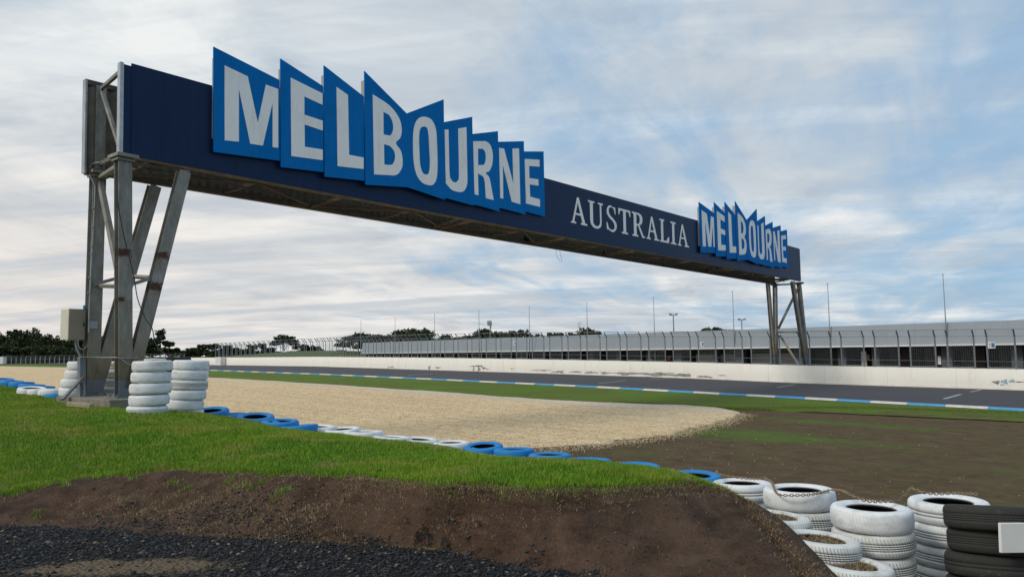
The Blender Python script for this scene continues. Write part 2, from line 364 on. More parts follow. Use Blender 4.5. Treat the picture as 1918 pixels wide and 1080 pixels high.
# ------------------------------------------------------------ terrain (heights relative to the eye)
UX, UY = -.77356, .63372                   # direction of the straight, away to the left
_ts = np.arange(-80, 400, 1.0)
_tz = np.interp(_ts, [-80, 0, 4.6, 15.2, 21.8, 34.2, 45.8, 67, 97, 400], [-2.3, -2.26, -2.17, -2.0, -1.82, -1.57, -1.40, -1.26, -1.25, -1.25])
_k = np.exp(-np.linspace(-2, 2, 9) ** 2); _k /= _k.sum()
_tz = np.convolve(np.pad(_tz, 4, mode='edge'), _k, 'valid')
def zo(x, y): return np.interp(np.asarray(x) * UX + np.asarray(y) * UY, _ts, _tz)
ROADZ = -1.55
def px(lst): return np.array([[*atz(x, y, z)[:2], z] for x, y, z in lst])
near_e = px([(0, 925, -1.40), (150, 895, -1.35), (300, 878, -1.25), (450, 880, -1.20), (600, 885, -1.15), (700, 893, -1.12), (800, 905, -1.08), (1000, 915, -1.07), (1150, 912, -1.10), (1250, 906, -1.13), (1330, 909, -1.22)])
spur = np.array([[2.05, 7.0, -1.33], [2.08, 6.4, -1.44], [2.07, 5.65, -1.55], [2.0, 4.8, -1.60], [2.0, 3.5, -1.6]])
foot = px([(0, 985, ROADZ), (150, 990, ROADZ), (300, 1000, ROADZ), (500, 1010, ROADZ), (700, 1020, ROADZ), (850, 1030, ROADZ), (900, 1045, ROADZ), (1000, 1065, ROADZ), (1100, 1076, ROADZ)])
# the row of tyres along the edge of the bank: (x, y, distance, colour, tyres)
ROW = [(394, 768, 15.5, 'b'), (428, 776, 15.2, 'b'), (478, 779, 15.0, 'b'), (524, 788, 14.7, 'b'), (560, 797, 14.4, 'b'),
       (594, 798, 14.7, 'w'), (641, 803, 14.6, 'w'), (681, 808, 14.3, 'w'), (735, 818, 14.1, 'w'), (784, 822, 14.2, 'w'), (845, 828, 14.1, 'w'),
       (905, 834, 13.9, 'b'), (963, 844, 13.5, 'b'), (1030, 854, 12.9, 'b'), (1103, 864, 12.2, 'b'), (1190, 876, 11.2, 'b'), (1300, 889, 10.4, 'b')]
LROW = [(-22, 707, 27, 'b'), (4, 711, 26, 'b'), (22, 715, 25, 'b'), (41, 718, 24.2, 'b'), (60, 722, 23.4, 'b'), (78, 725, 22.6, 'b'), (60, 729, 21.6, 'w'), (80, 731, 20.9, 'w'), (100, 733, 20.2, 'w'), (112, 740, 19.3, 'b')]
rowp = [atY(x, y, d) for x, y, d, c in ROW]; lrowp = [atY(x, y, d) for x, y, d, c in LROW]
bank_pts = [tuple(r) for r in near_e] + [tuple(r) for r in spur] + [(p.x, p.y, p.z - EZ - (.10 if i < 11 else .27)) for i, p in enumerate(rowp)] + [(p.x, p.y, p.z - EZ - .11) for p in lrowp[::2]]
bank_pts += [(-8.3, 15.2, -1.0), (-9.4, 17.0, -1.0), (-6.8, 14.2, -1.02), (-5.6, 14.2, -1.08), (-6.6, 12, -1.02), (-4, 11, -1.08), (-1.8, 9.6, -1.10), (0.3, 8.4, -1.20), (.5, 10.2, -1.52), (-.9, 11.6, -1.48), (-2.4, 12.3, -1.36), (-10, 10, -1.15), (-14, 17, -.95),
              (1.7, 8.3, -1.36), (2.81, 9.4, -2.0), (-8, 8, -1.4), (-20, 12, -1.3), (-30, 30, -.95), (-45, 40, -1.0), (-12, 13, -1.05), (2.5, 8.2, -1.75)]
bp = np.array(bank_pts); _n = len(bp)
def _tps(r2): return np.where(r2 > 1e-9, r2 * np.log(r2 + 1e-12), 0)
_D = ((bp[:, None, :2] - bp[None, :, :2]) ** 2).sum(-1); _K = _tps(_D) + np.eye(_n) * .04
_Pm = np.c_[np.ones(_n), bp[:, :2]]; _A = np.block([[_K, _Pm], [_Pm.T, np.zeros((3, 3))]])
_w = np.linalg.solve(_A, np.r_[bp[:, 2], 0, 0, 0])
def bankz(x, y):
    x = np.asarray(x, float); y = np.asarray(y, float); xc = np.clip(x, -45, 4); yc = np.clip(y, 3, 45)
    z = _w[_n] + _w[_n + 1] * xc + _w[_n + 2] * yc
    for i in range(_n): z = z + _w[i] * _tps((xc - bp[i, 0]) ** 2 + (yc - bp[i, 1]) ** 2)
    return np.clip(z, -2.05, -.80)
def pdist(x, y, line):                     # distance and side of a polyline
    best = np.full(np.shape(x), 1e9); sgn = np.ones(np.shape(x))
    for a, b in zip(line[:-1], line[1:]):
        dx, dy = b[0] - a[0], b[1] - a[1]; L = dx * dx + dy * dy
        t = np.clip(((x - a[0]) * dx + (y - a[1]) * dy) / L, 0, 1); ex = x - a[0] - t * dx; ey = y - a[1] - t * dy
        d = np.hypot(ex, ey); s = np.sign(dx * ey - dy * ex); m = d < best - 1e-7
        best = np.where(m, d, best); sgn = np.where(m, s, sgn)
    return best * sgn
N_LINE = np.r_[[[-60, 20], [-20, 11], [-8, 8.6]], near_e[:, :2], spur[:, :2], [[1.9, 2.0]]]
F_LINE = np.r_[[[-60, 16], [-20, 9.4], [-8, 7.6]], foot[:, :2], [[1.2, 4.6], [1.75, 3.6], [1.75, 2.0]]]
T_LINE = np.array([(-90, 80), (-30, 37)] + [(p.x - .1, p.y + .25) for p in lrowp[::3]] + [(-10.0, 18.4), (-8.2, 17.6), (-6.9, 16.4)] + [(p.x, p.y + .42) for p in rowp] + [(2.75, 9.1), (2.7, 8.2), (2.28, 7.2), (2.2, 6.2), (2.15, 4.5), (2.4, 2.0)])
T_LINE = np.array(T_LINE)
SOD = np.r_[[[-60, 20], [-20, 11], [-8, 8.6]], near_e[:, :2], [[1.98, 7.15], [2.3, 7.6]]]
def sstep(t): t = np.clip(t, 0, 1); return t * t * (3 - 2 * t)
def terrain(x, y, detail=True):
    dn = pdist(x, y, N_LINE); df = pdist(x, y, F_LINE); dt = pdist(x, y, T_LINE)
    bz = bankz(x, y)
    t = np.where(dn >= 0, 1.0, np.where(df <= 0, 0.0, df / (df - dn + 1e-6)))
    steep = np.clip((x + 1.2) / 1.5, 0, 1)                       # the cut is steeper to the right
    ts = (1 - steep) * sstep(t) ** .9 + steep * (sstep(t) * .45 + t * .25 + .30 * sstep((t - .72) / .28))
    zi = ROADZ + (bz - ROADZ) * ts
    if detail: zi = zi - .075 * np.clip((x + 2.5) / 2, .35, 1) * np.exp(-((dn + .05) / .05) ** 2) * (x < 2.2)
    wd = np.where(x > 2.2, 1.0, 1.3)
    o = sstep(dt / wd)
    near = 1 - o
    if detail:
        face = np.clip(t * (1 - t) * 4, 0, 1) * (df > 0)
        zi = zi + face * (fbm(x, y, 1.7, 5) * .14 + fbm(x, y, 7, 5) * .06) + (t >= 1) * (fbm(x, y, 1.0, 3) * .035 + fbm(x, y, 5, 3) * .015) + (t <= 0) * fbm(x, y, 2.5, 4) * .02
    z = zi * near + (zo(x, y) + (fbm(x, y, .8, 4) * (.008 + .022 * np.exp(-np.maximum(dt, 0) / 2.5)) if detail else 0)) * o
    return z, dict(t=t, dn=dn, df=df, dt=dt, o=o)
def gz(x, y):                              # world height of the near ground
    return float(terrain(np.array([float(x)]), np.array([float(y)]))[0][0]) + EZ
def graded(a, b, step, lo, hi, k=1.13):
    m = list(np.arange(a, b + 1e-6, step)); s = step; v = a; L = []
    while v > lo: s *= k; v -= s; L.append(v)
    s = step; v = m[-1]; H = []
    while v < hi: s *= k; v += s; H.append(v)
    return np.array(L[::-1] + m + H)
gx = graded(-6.2, 3.8, .04, -4000, 4000, 1.10)
gy = np.r_[graded(4.4, 9.2, .035, -60, 14, 1.06), np.array([])]; gy = gy[gy < 14]
s = .14; v = 14.0; ex = []
while v < 5000: ex.append(v); s *= 1.035 if v < 120 else 1.2; v += s
gy = np.r_[gy, ex]
X, Y = np.meshgrid(gx, gy); Xf, Yf = X.ravel(), Y.ravel()
Z, info = terrain(Xf, Yf)
Z = Z - np.clip((info['dt'] - 3) / 3, 0, 1) * .008
nx, ny = len(gx), len(gy); idx = np.arange(nx * ny).reshape(ny, nx)
quads = np.stack([idx[:-1, :-1], idx[:-1, 1:], idx[1:, 1:], idx[1:, :-1]], -1).reshape(-1, 4)
me = me_np('ground', np.c_[Xf, Yf, Z + EZ], quads)
def fattr(me, name, arr):
    a = me.attributes.new(name, 'FLOAT', 'POINT'); a.data.foreach_set('value', np.ascontiguousarray(arr, dtype=np.float32))
fattr(me, 'outer', info['o'])
fattr(me, 'road', np.clip(.5 - info['df'] * 1.2, 0, 1))
dsod = pdist(Xf, Yf, SOD); fattr(me, 'sod', np.clip(.5 + dsod * 2.0, 0, 1) * (Xf < 2.4))
pt = atz(1400, 812, -2.1); pt2 = atz(1620, 795, -2.15); pt3 = atz(1800, 782, -2.2)
patch = sum(np.exp(-(((Xf - p.x) * UX + (Yf - p.y) * UY) / a) ** 2 - (((Xf - p.x) * UY - (Yf - p.y) * UX) / b) ** 2) for p, a, b in ((pt, 2.6, .75), (pt2, 2.2, .3)))
patch = patch * (1 + 1.4 * fbm(Xf, Yf, .55, 4)) + .25 * np.clip(fbm(Xf, Yf, .16, 3) * 2, 0, 1)
fattr(me, 'patch', np.clip(patch, 0, 1))
tp = atz(235, 1062, ROADZ); fattr(me, 'tan', np.clip(np.exp(-((Xf - tp.x) / .9) ** 2 - ((Yf - tp.y) / .28) ** 2), 0, 1))
o = link('ground', me, M_ground, smooth=True); setp(o, kind='structure')

# sheets laid on the ground
def resample(p, step):
    p = np.asarray(p, float); d = np.r_[0, np.cumsum(np.hypot(*(p[1:, :2] - p[:-1, :2]).T))]
    n = max(2, int(d[-1] / step)); t = np.linspace(0, d[-1], n); return np.c_[np.interp(t, d, p[:, 0]), np.interp(t, d, p[:, 1])]
def sheet(name, A, B, n, m, off, mt, attr=None, jitA=0, jitB=0, skirt=False):   # lofts between two lines, draped on the run-off
    def rs(p, n):
        p = np.asarray(p, float); d = np.r_[0, np.cumsum(np.hypot(*(p[1:, :2] - p[:-1, :2]).T))]; t = np.linspace(0, d[-1], n)
        return np.c_[np.interp(t, d, p[:, 0]), np.interp(t, d, p[:, 1])]
    A = rs(A, n); B = rs(B, n); t = np.linspace(0, 1, m)[:, None, None]
    jn = np.array([fbm(np.array([i * .21]), np.array([3.3]), 1, 4)[0] for i in range(n)])
    D = (B - A); D = D / (np.linalg.norm(D, axis=1)[:, None] + 1e-6)
    A = A + D * (jn * jitA)[:, None]; B = B + D * (np.roll(jn, 37) * jitB)[:, None]
    P = A[None] * (1 - t) + B[None] * t; Pf = P.reshape(-1, 2)
    id_ = np.arange(n * m).reshape(m, n)
    q = np.stack([id_[:-1, :-1], id_[:-1, 1:], id_[1:, 1:], id_[1:, :-1]], -1).reshape(-1, 4)
    z = zo(Pf[:, 0], Pf[:, 1]) + off + EZ
    if skirt: rw_ = np.repeat(np.arange(m), n); z = z - np.where((rw_ == 0) | (rw_ == m - 1), .12, 0)
    me = me_np(name, np.c_[Pf, z], q)
    if attr: fattr(me, attr[0], attr[1](np.repeat(np.linspace(0, 1, m), n), np.tile(np.linspace(0, 1, n), m), Pf))
    bm = bmesh.new(); bm.from_mesh(me); bmesh.ops.recalc_face_normals(bm, faces=bm.faces)
    if sum(f.normal.z for f in bm.faces) < 0: bmesh.ops.reverse_faces(bm, faces=bm.faces)
    bm.to_mesh(me); bm.free()
    return setp(link(name, me, mt, smooth=True), kind='structure')
def hit(x, y, off=0):                      # picture position to a point of the run-off
    z = -1.8
    for _ in range(25):
        p = atz(x, y, z + off); z = .5 * z + .5 * float(zo(p.x, p.y))
    return np.array([p.x, p.y])
kerb = np.array([hit(x, y) for x, y in [(1918, 768), (1700, 757), (1500, 745.5), (1300, 734), (1150, 727), (1000, 719.5), (800, 710), (590, 701.5), (390, 693.5)]])
kerb[1:-1] = .25 * kerb[:-2] + .5 * kerb[1:-1] + .25 * kerb[2:]
d0 = kerb[0] - kerb[1]; d0 /= np.linalg.norm(d0)
kerb = np.r_[[kerb[0] + d0 * 40], [kerb[0] + d0 * 8], kerb, [[-45, 92], [-76, 132], [-104, 168], [-190, 215]]]
wallp = np.array([[24.37, 36.99], [16.26, 43.79], [11.27, 48.21], [1.5, 55.73], [-7.07, 63.57], [-20.75, 80.96], [-40.58, 104.66]])
dw = wallp[0] - wallp[1]; dw /= np.linalg.norm(dw)
wallx = np.r_[[wallp[0] + dw * 42], wallp]
wfar = np.r_[wallx, [[-58, 127], [-92, 162], [-126, 186], [-200, 228]]]
gfar = [hit(x, y) for x, y in [(1386, 774), (1340, 764), (1260, 758), (1130, 754.5), (1000, 748), (900, 740), (800, 732.5), (600, 719), (390, 706.5), (250, 697), (133, 688), (0, 685.5), (-300, 683)]]
gnear = [hit(x, y) for x, y in [(1386, 775), (1350, 792), (1262, 815), (1180, 828), (1065, 841), (1014, 844)]] + [np.array([T_LINE[i][0], T_LINE[i][1] + 1.0]) for i in (-12, -16, -20)] + [np.array([-7.5, 18.5]), np.array([-12, 21.5]), np.array([-22, 33]), np.array([-80, 80])]
sheet('gravel_trap', gfar, gnear, 900, 60, .035, M_gravel, ('pale', lambda a, b_, P: np.clip(1.0 - a * 2.6, 0, 1) + np.clip((b_ - .72) * 4, 0, 1) + np.clip((.10 - b_) * 9, 0, 1)), .8, .5, skirt=True)
vnear = [hit(x, y) for x, y in [(2200, 784), (1918, 775), (1700, 767), (1560, 764), (1450, 765), (1386, 766)]] + gfar[1:]
sheet('grass_verge', [k for k in kerb], [hit(2600, 800)] + vnear, 1400, 14, .018, M_verge, ('wear', lambda a, b_, P: np.clip((a - .45) * 1.6, 0, 1) * np.clip((P[:, 0] - 6) / 5, 0, 1) + .0), 0, .9, skirt=True)
sheet('race_track', kerb, wfar, 400, 12, .045, M_asph)
dwn = np.array([-dw[1], dw[0]]); dwn = dwn if dwn[1] > 0 else -dwn
sheet('pit_lane', wfar[:9], wfar[:9] + dwn * 17.3, 60, 4, .05, M_asph)
# kerb stones, alternately blue and white
kr = resample(kerb, 1.0); mb = MB(); L = 0; seg = []
kl = resample(kerb[:-2], .44); nk = len(kl); tang = np.gradient(kl, axis=0); tang /= np.linalg.norm(tang, axis=1)[:, None]; nrm = np.c_[-tang[:, 1], tang[:, 0]]
nrm *= np.sign((nrm * (np.array([0, 60]) - kl)).sum(1))[:, None]
for i in range(nk - 1):
    m = (i // 3) % 2
    q = []
    for k in (i, i + 1):
        for w_, h in ((-.18, -.06), (-.14, .05), (.06, .065), (.18, .045)):
            p = kl[k] + nrm[k] * w_; q.append((p[0], p[1], float(zo(p[0], p[1])) + EZ + h))
    mb.add(q, [(0, 1, 5, 4), (1, 2, 6, 5), (2, 3, 7, 6)], m)
o = mb.build('kerb', [M_kblue, M_kwhite]); setp(o, kind='structure')
# painted grid marks on the track
def mark(pts, wd):
    mb = MB()
    for (a, b) in pts:
        A_, B_ = hit(*a), hit(*b); d = (B_ - A_) / np.linalg.norm(B_ - A_); n_ = np.array([-d[1], d[0]]) * wd / 2
        mb.add([(p[0], p[1], float(zo(p[0], p[1])) + EZ + .052) for p in (A_ - n_, B_ - n_, B_ + n_, A_ + n_)], [(0, 1, 2, 3)])
    return mb
for i, (a, b) in enumerate([((1768, 749), (1800, 740)), ((1818, 735.5), (1838, 731.5)), ((1121, 719.5), (1172, 714)), ((1216, 711.5), (1256, 709)), ((765, 703.5), (812, 701)), ((1455, 727), (1490, 722))]):
    setp(mark([(a, b)], .13 if i else .15).build('grid_marking', M_mark), kind='structure')

# grassy rise beyond the pit wall
hx = np.linspace(-140, 10, 60); hy = np.linspace(118, 210, 40); HX, HY = np.meshgrid(hx, hy)
hz = 2.4 * np.exp(-((HX + 40) / 27) ** 2 - ((HY - 160) / 18) ** 2) + fbm(HX, HY, .1, 3) * .2 - .30
id_ = np.arange(HX.size).reshape(HX.shape)
me = me_np('grassy_rise', np.c_[HX.ravel(), HY.ravel(), (hz + EZ - 1.25).ravel()], np.stack([id_[:-1, :-1], id_[:-1, 1:], id_[1:, 1:], id_[1:, :-1]], -1).reshape(-1, 4))
M_hill = plain('hill_grass', (.055, .10, .018), .95, var=.35, sc=.5)
setp(link('hill', me, M_hill, smooth=True), kind='structure')

# ------------------------------------------------------------ pit wall
def wall_z(p): return float(zo(p[0], p[1])) + EZ
WH = 1.04
wl = resample(np.r_[wallx, [[-58, 127]]], .8); wt_ = np.gradient(wl, axis=0); wt_ /= np.linalg.norm(wt_, axis=1)[:, None]
wn = np.c_[wt_[:, 1], -wt_[:, 0]]; wn *= np.where(wn[:, 1] > 0, -1, 1)[:, None]           # towards the track
vs = []; uvl = []; dacc = np.r_[0, np.cumsum(np.hypot(*(wl[1:] - wl[:-1]).T))]
for i, p in enumerate(wl):
    for off, h in ((.14, .0), (.10, .30), (.08, WH - .02), (.06, WH), (-.06, WH), (-.08, WH - .02), (-.14, 0)):
        q = p + wn[i] * off; vs.append((q[0], q[1], wall_z(p) + h)); uvl.append((dacc[i], h))
fs = [(i * 7 + j, i * 7 + j + 1, (i + 1) * 7 + j + 1, (i + 1) * 7 + j) for i in range(len(wl) - 1) for j in range(6)]
me = me_np('pit_wall', np.array(vs), np.array(fs)); uvn = me.uv_layers.new(name='UVMap')
li = np.zeros(len(me.loops), dtype=np.int32); me.loops.foreach_get('vertex_index', li); uvn.data.foreach_set('uv', np.array(uvl, dtype=np.float32)[li].ravel())
pit_wall = setp(link('pit_wall', me, M_wall), 'long low white painted concrete wall between the racing track and the pit lane', 'wall')
# scraped and faded patches on the wall, thin irregular paint layers
M_scr = plain('scraped_grey_paint', (.27, .26, .235), .8, var=.45, sc=5)
M_scb = plain('faded_blue_paint', (.30, .44, .52), .8, var=.3, sc=5)
def wall_at(x, y, off=.0):                 # picture position on the wall's near face
    q = ray(x, y)[:2]
    for a, b in zip(wallx[:-1], wallx[1:]):
        Mx = np.array([b - a, -q]).T; t, k = np.linalg.solve(Mx, -a)
        if -.001 <= t <= 1.001: break
    d = (b - a) / np.linalg.norm(b - a); n_ = np.array([d[1], -d[0]]); n_ = -n_ if n_[1] > 0 else n_
    r = ray(x, y); w_ = r * k; P = Vector((w_[0] + n_[0] * off, w_[1] + n_[1] * off, w_[2] + EZ)); return P, Vector((d[0], d[1], 0)), Vector((n_[0], n_[1], 0))
def smear(name, cx, cy, wpx, hpx, mt, seed):
    r_ = random.Random(seed); P, d, n_ = wall_at(cx, cy); k = P.y / FL; cs = abs(d.x - d.y * P.x / P.y)
    hw = wpx / 2 * k / cs; hh = hpx / 2 * k; zb = wall_z((P.x, P.y)); nn = 40; vs = []
    for i in range(nn):
        a = 2 * math.pi * i / nn; rr = 1 + .28 * math.sin(3 * a + seed) + .2 * math.sin(7 * a + seed * 2) + r_.uniform(-.2, .2)
        h = P.z + math.sin(a) * hh * rr; hz_ = h - zb; off = (.14 - .04 * min(hz_, .3) / .3 if hz_ < .3 else .10 - .02 * (hz_ - .3) / .72) + .006
        q = P + d * math.cos(a) * hw * rr + n_ * off; vs.append((q.x, q.y, max(h, zb + .02)))
    mb = MB(); c = Vector((P.x, P.y, P.z)) + n_ * (.11 + .01); mb.add([tuple(c)] + vs, [(0, i + 1, (i + 1) % nn + 1) for i in range(nn)])
    return mb.build(name, mt, pit_wall)
for i, (cx, cy, w_, h_) in enumerate([(1016, 693, 30, 2.2), (1048, 696, 20, 4), (1080, 696, 22, 2.5), (1108, 697, 22, 3.5), (1136, 698, 18, 3.6), (1175, 699, 44, 5), (1225, 700, 60, 6), (1275, 702, 62, 5), (1318, 705, 34, 3.5), (1354, 702.5, 13, 1.6), (961, 690, 7, 1.2), (822, 688, 10, 2.5), (1195, 705, 50, 2)]):
    smear('scrape', cx, cy, w_, h_, M_scr, i + 1)
for i, (cx, cy, w_, h_) in enumerate([(896, 685, 22, 3), (889, 690, 3, 9), (899, 691, 5, 8), (908, 689, 7, 4), (915, 691, 5, 2), (806, 688, 4, 7), (730, 690, 3, 7), (736, 687, 9, 2)]):
    smear('scrape', cx, cy, w_, h_, M_scr, i + 40)
for i, (cx, cy, w_, h_, mm) in enumerate([(1867, 715, 13, 6, M_scr), (1882, 714, 12, 8, M_scb), (1896, 713, 12, 5, M_scb), (1878, 720, 8, 3, M_scb), (1911, 714.5, 16, 2, M_scr)]):
    smear('faded_emblem', cx, cy, w_, h_, mm, i + 70)
# white block set against the wall, far end
P, d, n_ = wall_at(420, 684); mb = MB(); mb.frame((P.x + n_.x * .5, P.y + n_.y * .5, P.z + .52), d * 1.0, n_ * .35, (0, 0, .56)); o = mb.build('barrier_block', M_white, bevel=.05)
setp(o, 'short white concrete block standing in front of the far end of the pit wall', 'barrier')

# ------------------------------------------------------------ catch fence on the pit wall
fence = empty('catch_fence', Vector((wallp[3][0], wallp[3][1], wall_z(wallp[3]) + WH)), 'steel mesh catch fence of cranked panels standing on top of the white pit wall', 'fence')
acc = np.r_[0, np.cumsum(np.hypot(*(wallx[1:] - wallx[:-1]).T))]
def wpos(s_):
    return np.array([np.interp(s_, acc, wallx[:, 0]), np.interp(s_, acc, wallx[:, 1])])
s0 = 42 + .24
posts = []; meshes = []
starts = []; sp = s0
for k in range(-12, 64):
    starts.append(s0 + (1.72 * k if k < 12 else 1.72 * 12 + 1.555 * (k - 12)))
def fpt(s_, off, h):
    p = wpos(s_); a = wpos(s_ + .3) - wpos(s_ - .3); a /= np.linalg.norm(a); n_ = np.array([a[1], -a[0]]); n_ = -n_ if n_[1] > 0 else n_
    q = p + n_ * off; return Vector((q[0], q[1], wall_z(p) + h))
FT, FK = 2.62, 2.96                        # kink and top height above the track
npost = 0
for k, st in enumerate(starts):
    if st + 1.2 > acc[-1] - .2: break
    w_ = 1.17 if k < 24 else 1.05
    a, b = st, st + w_
    fast = k > 44
    for s_ in (a, b):
        mb = MB(); mb.bar(fpt(s_, -.0, WH), fpt(s_, 0, FT), .055, .055, (1, 0, 0)); mb.bar(fpt(s_, 0, FT - .02), fpt(s_, .32, FK), .055, .055, (1, 0, 0))
        mb.bar(fpt(s_, 0, WH), fpt(s_, 0, WH + .012), .14, .14, (1, 0, 0))
        if npost < 98: mb.build('fence_post', M_rail, fence); npost += 1
        else: posts.append(mb)
    mb = MB()
    for p, q in ((fpt(a, .0, FT), fpt(b, .0, FT)), (fpt(a, .32, FK), fpt(b, .32, FK)), (fpt(a, 0, WH + .06), fpt(b, 0, WH + .06))): mb.bar(p, q, .035, .035)
    for s_ in (a + .03, b - .03): mb.bar(fpt(s_, 0, WH + .04), fpt(s_, 0, FT), .02, .02, (1, 0, 0)); mb.bar(fpt(s_, 0, FT - .01), fpt(s_, .32, FK), .02, .02, (1, 0, 0))
    if k < 51:
        nv = 12; rr = .003
        for j in range(1, nv):
            s_ = a + w_ * j / nv; mb.tube([fpt(s_, 0, WH + .06), fpt(s_, 0, FT), fpt(s_, .32, FK)], rr, 3)
        for j in range(1, 17):
            h = WH + .06 + (FT - WH - .06) * j / 17; mb.tube([fpt(a, 0, h), fpt(b, 0, h)], rr, 3)
        for j in range(1, 4): t = j / 4; mb.tube([fpt(a, .32 * t, FT + (FK - FT) * t), fpt(b, .32 * t, FT + (FK - FT) * t)], rr, 3)
    mb.build('mesh_panel', M_rail, fence)
if posts:
    mb = MB()
    for q in posts: mb.add(q.v, q.f)
    setp(mb.build('fence_post', M_rail, fence), kind='stuff')
mb = MB()                                  # long cables joining the panels
for h, off in ((FT + .01, 0), (FK, .33), (WH + .35, .03), (WH + .02, .05)):
    mb.tube([fpt(s_, off, h) for s_ in np.arange(24, acc[-1] - .5, 2.5)], .009, 4)
mb.build('tension_cable', M_rail, fence)
# small notice plates hung on the fence
def plate(x, y, w_, h_, blue, lab):
    P, d, n_ = wall_at(x, y); P = P + n_ * .05; k = P.y / FL; hw = w_ / 2 * k / abs(d.x - d.y * P.x / P.y)
    t = empty('notice_plate', P, lab, 'sign', 'notices on the catch fence')
    mb = MB(); mb.frame(P, d * hw, n_ * .01, (0, 0, h_ / 2 * k)); mb.build('plate', M_white, t)
    if blue:
        mb = MB(); mb.frame(P + n_ * .013 + d * hw * -.4 * (1 if d.x < 0 else -1), d * hw * .42, n_ * .003, (0, 0, h_ * .36 * k))
        for j in (-1, 1): mb.frame(P + n_ * .013 + d * hw * .45 * (1 if d.x < 0 else -1) + Vector((0, 0, j * h_ * .17 * k)), d * hw * .25, n_ * .003, (0, 0, h_ * .07 * k))
        mb.build('printed_patch', M_sblue, t)
plate(1857.5, 646, 14, 12, True, 'white and blue notice plate at the right end of the catch fence')
plate(1316, 644, 7, 8, True, 'small white and blue notice plate on the fence below the far sign boards')
plate(965, 642, 5, 7, True, 'small blue notice plate on the fence left of the middle')
plate(457, 650, 6, 7, False, 'small plain white plate at the far left end of the catch fence')

# far fence round the bend
def farpt(x, y, d): return atY(x, y, d)
fl = [farpt(x, 681 - .012 * x, 176 - .05 * x) for x in range(-60, 350, 9)]
t = empty('far_fence', fl[10], 'distant grey mesh fence along the grass in front of the dark wood', 'fence')
for i, p in enumerate(fl):
    zb = zo(p.x, p.y) + EZ; mb = MB(); mb.bar((p.x, p.y, zb), (p.x, p.y, zb + 1.55), .16, .1, (1, 0, 0)); mb.bar((p.x, p.y, zb + 1.53), (p.x + .3, p.y - .2, zb + 1.85), .14, .1, (1, 0, 0)); mb.build('fence_post', M_rail, t)
mb = MB()
for a, b in zip(fl[:-1], fl[1:]):
    for h in (.1, 1.0, 1.55, 1.85): mb.bar((a.x, a.y, zo(a.x, a.y) + EZ + h), (b.x, b.y, zo(b.x, b.y) + EZ + h), .04, .04)
    for j in range(1, 8):
        h = j * .2 + .1; mb.bar((a.x, a.y, zo(a.x, a.y) + EZ + h), (b.x, b.y, zo(b.x, b.y) + EZ + h), .022, .022)
mb.build('wire_mesh', plain('far_fence_wire', (.10, .115, .13), .6), t)
p = farpt(1, 681, 172); mb = MB(); mb.frame((p.x - .2, p.y, p.z + .75), (1.1, 0, 0), (0, .5, 0), (0, 0, .78)); o = mb.build('white_hut', M_white, bevel=.04)
setp(o, 'small white block hut at the left end of the far fence', 'hut')

# ------------------------------------------------------------ pit building
b0 = np.array([31.0, 55.0]); bd = np.array([-.653, .757]); bn = np.array([.757, .653])
def bpt(k, off, z): q = b0 + bd * k + bn * off; return Vector((q[0], q[1], z + EZ))
def bk(x):                                 # distance along the front for a picture column
    r = ray(x, 660); r = r[0] / r[1]; return (b0[0] - r * b0[1]) / (r * bd[1] - bd[0])
K0, K1 = -30.0, bk(677)
bld = empty('pit_building', bpt(0, 0, -2.2), 'long low grey pit garage building behind the catch fence', 'building')
M_clad = plain('grey_cladding', (.26, .30, .34), .6, var=.05, sc=.6)
M_gut = plain('white_gutter', (.72, .72, .70), .6, var=.05)
M_pill = plain('garage_pillar_grey', (.085, .095, .105), .7, var=.12)
M_roll = plain('beige_roller_door', (.33, .32, .27), .7, var=.08)
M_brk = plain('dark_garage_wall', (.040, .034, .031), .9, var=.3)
mb = MB(); seg = 56
def top(k): return 1.72 + .08 * math.sin((k + 14) / 60) if k < 70 else 1.60
ks = np.linspace(K0, K1, seg + 1)
for a, b in zip(ks[:-1], ks[1:]):
    g = .003
    A1, B1 = bpt(a + g, 0, .16), bpt(b - g, 0, .16); A2, B2 = bpt(a + g, .25, 1.72), bpt(b - g, .25, 1.72); A3, B3 = bpt(a + g, .45, 1.72), bpt(b - g, .45, 1.72); A4, B4 = bpt(a + g, .45, .16), bpt(b - g, .45, .16)
    mb.add([A1, B1, B2, A2, A3, B3, A4, B4], [(0, 1, 2, 3), (3, 2, 5, 4), (4, 5, 7, 6), (6, 7, 1, 0), (0, 3, 4, 6), (1, 7, 5, 2)])
mb.build('fascia', M_clad, bld)
mb = MB(); mb.bar(bpt(K0, -.04, .10), bpt(K1, -.04, .10), .11, .2); mb.build('gutter', M_gut, bld)
mb = MB(); mb.add([bpt(K0, .3, 1.60), bpt(K1, .3, 1.60), bpt(K1, 16, 1.9), bpt(K0, 16, 1.9), bpt(K0, .3, 1.5), bpt(K1, .3, 1.5), bpt(K1, 16, 1.4), bpt(K0, 16, 1.4)], [(0, 1, 2, 3), (4, 7, 6, 5), (0, 4, 5, 1), (2, 6, 7, 3), (1, 5, 6, 2), (0, 3, 7, 4)]); mb.build('roof', M_clad, bld)
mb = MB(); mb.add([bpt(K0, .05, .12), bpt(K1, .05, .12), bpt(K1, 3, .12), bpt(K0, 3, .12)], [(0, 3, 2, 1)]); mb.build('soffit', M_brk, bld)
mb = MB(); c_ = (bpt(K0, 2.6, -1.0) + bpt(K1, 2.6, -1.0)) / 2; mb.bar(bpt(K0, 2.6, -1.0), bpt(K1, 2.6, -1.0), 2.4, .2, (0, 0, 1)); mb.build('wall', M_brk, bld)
mb = MB(); mb.bar(bpt(K1 - .1, .5, -1.0), bpt(K1 - .1, 14, -1.0), 5.2, .2, (0, 0, 1)); mb.build('end_wall', M_clad, bld)
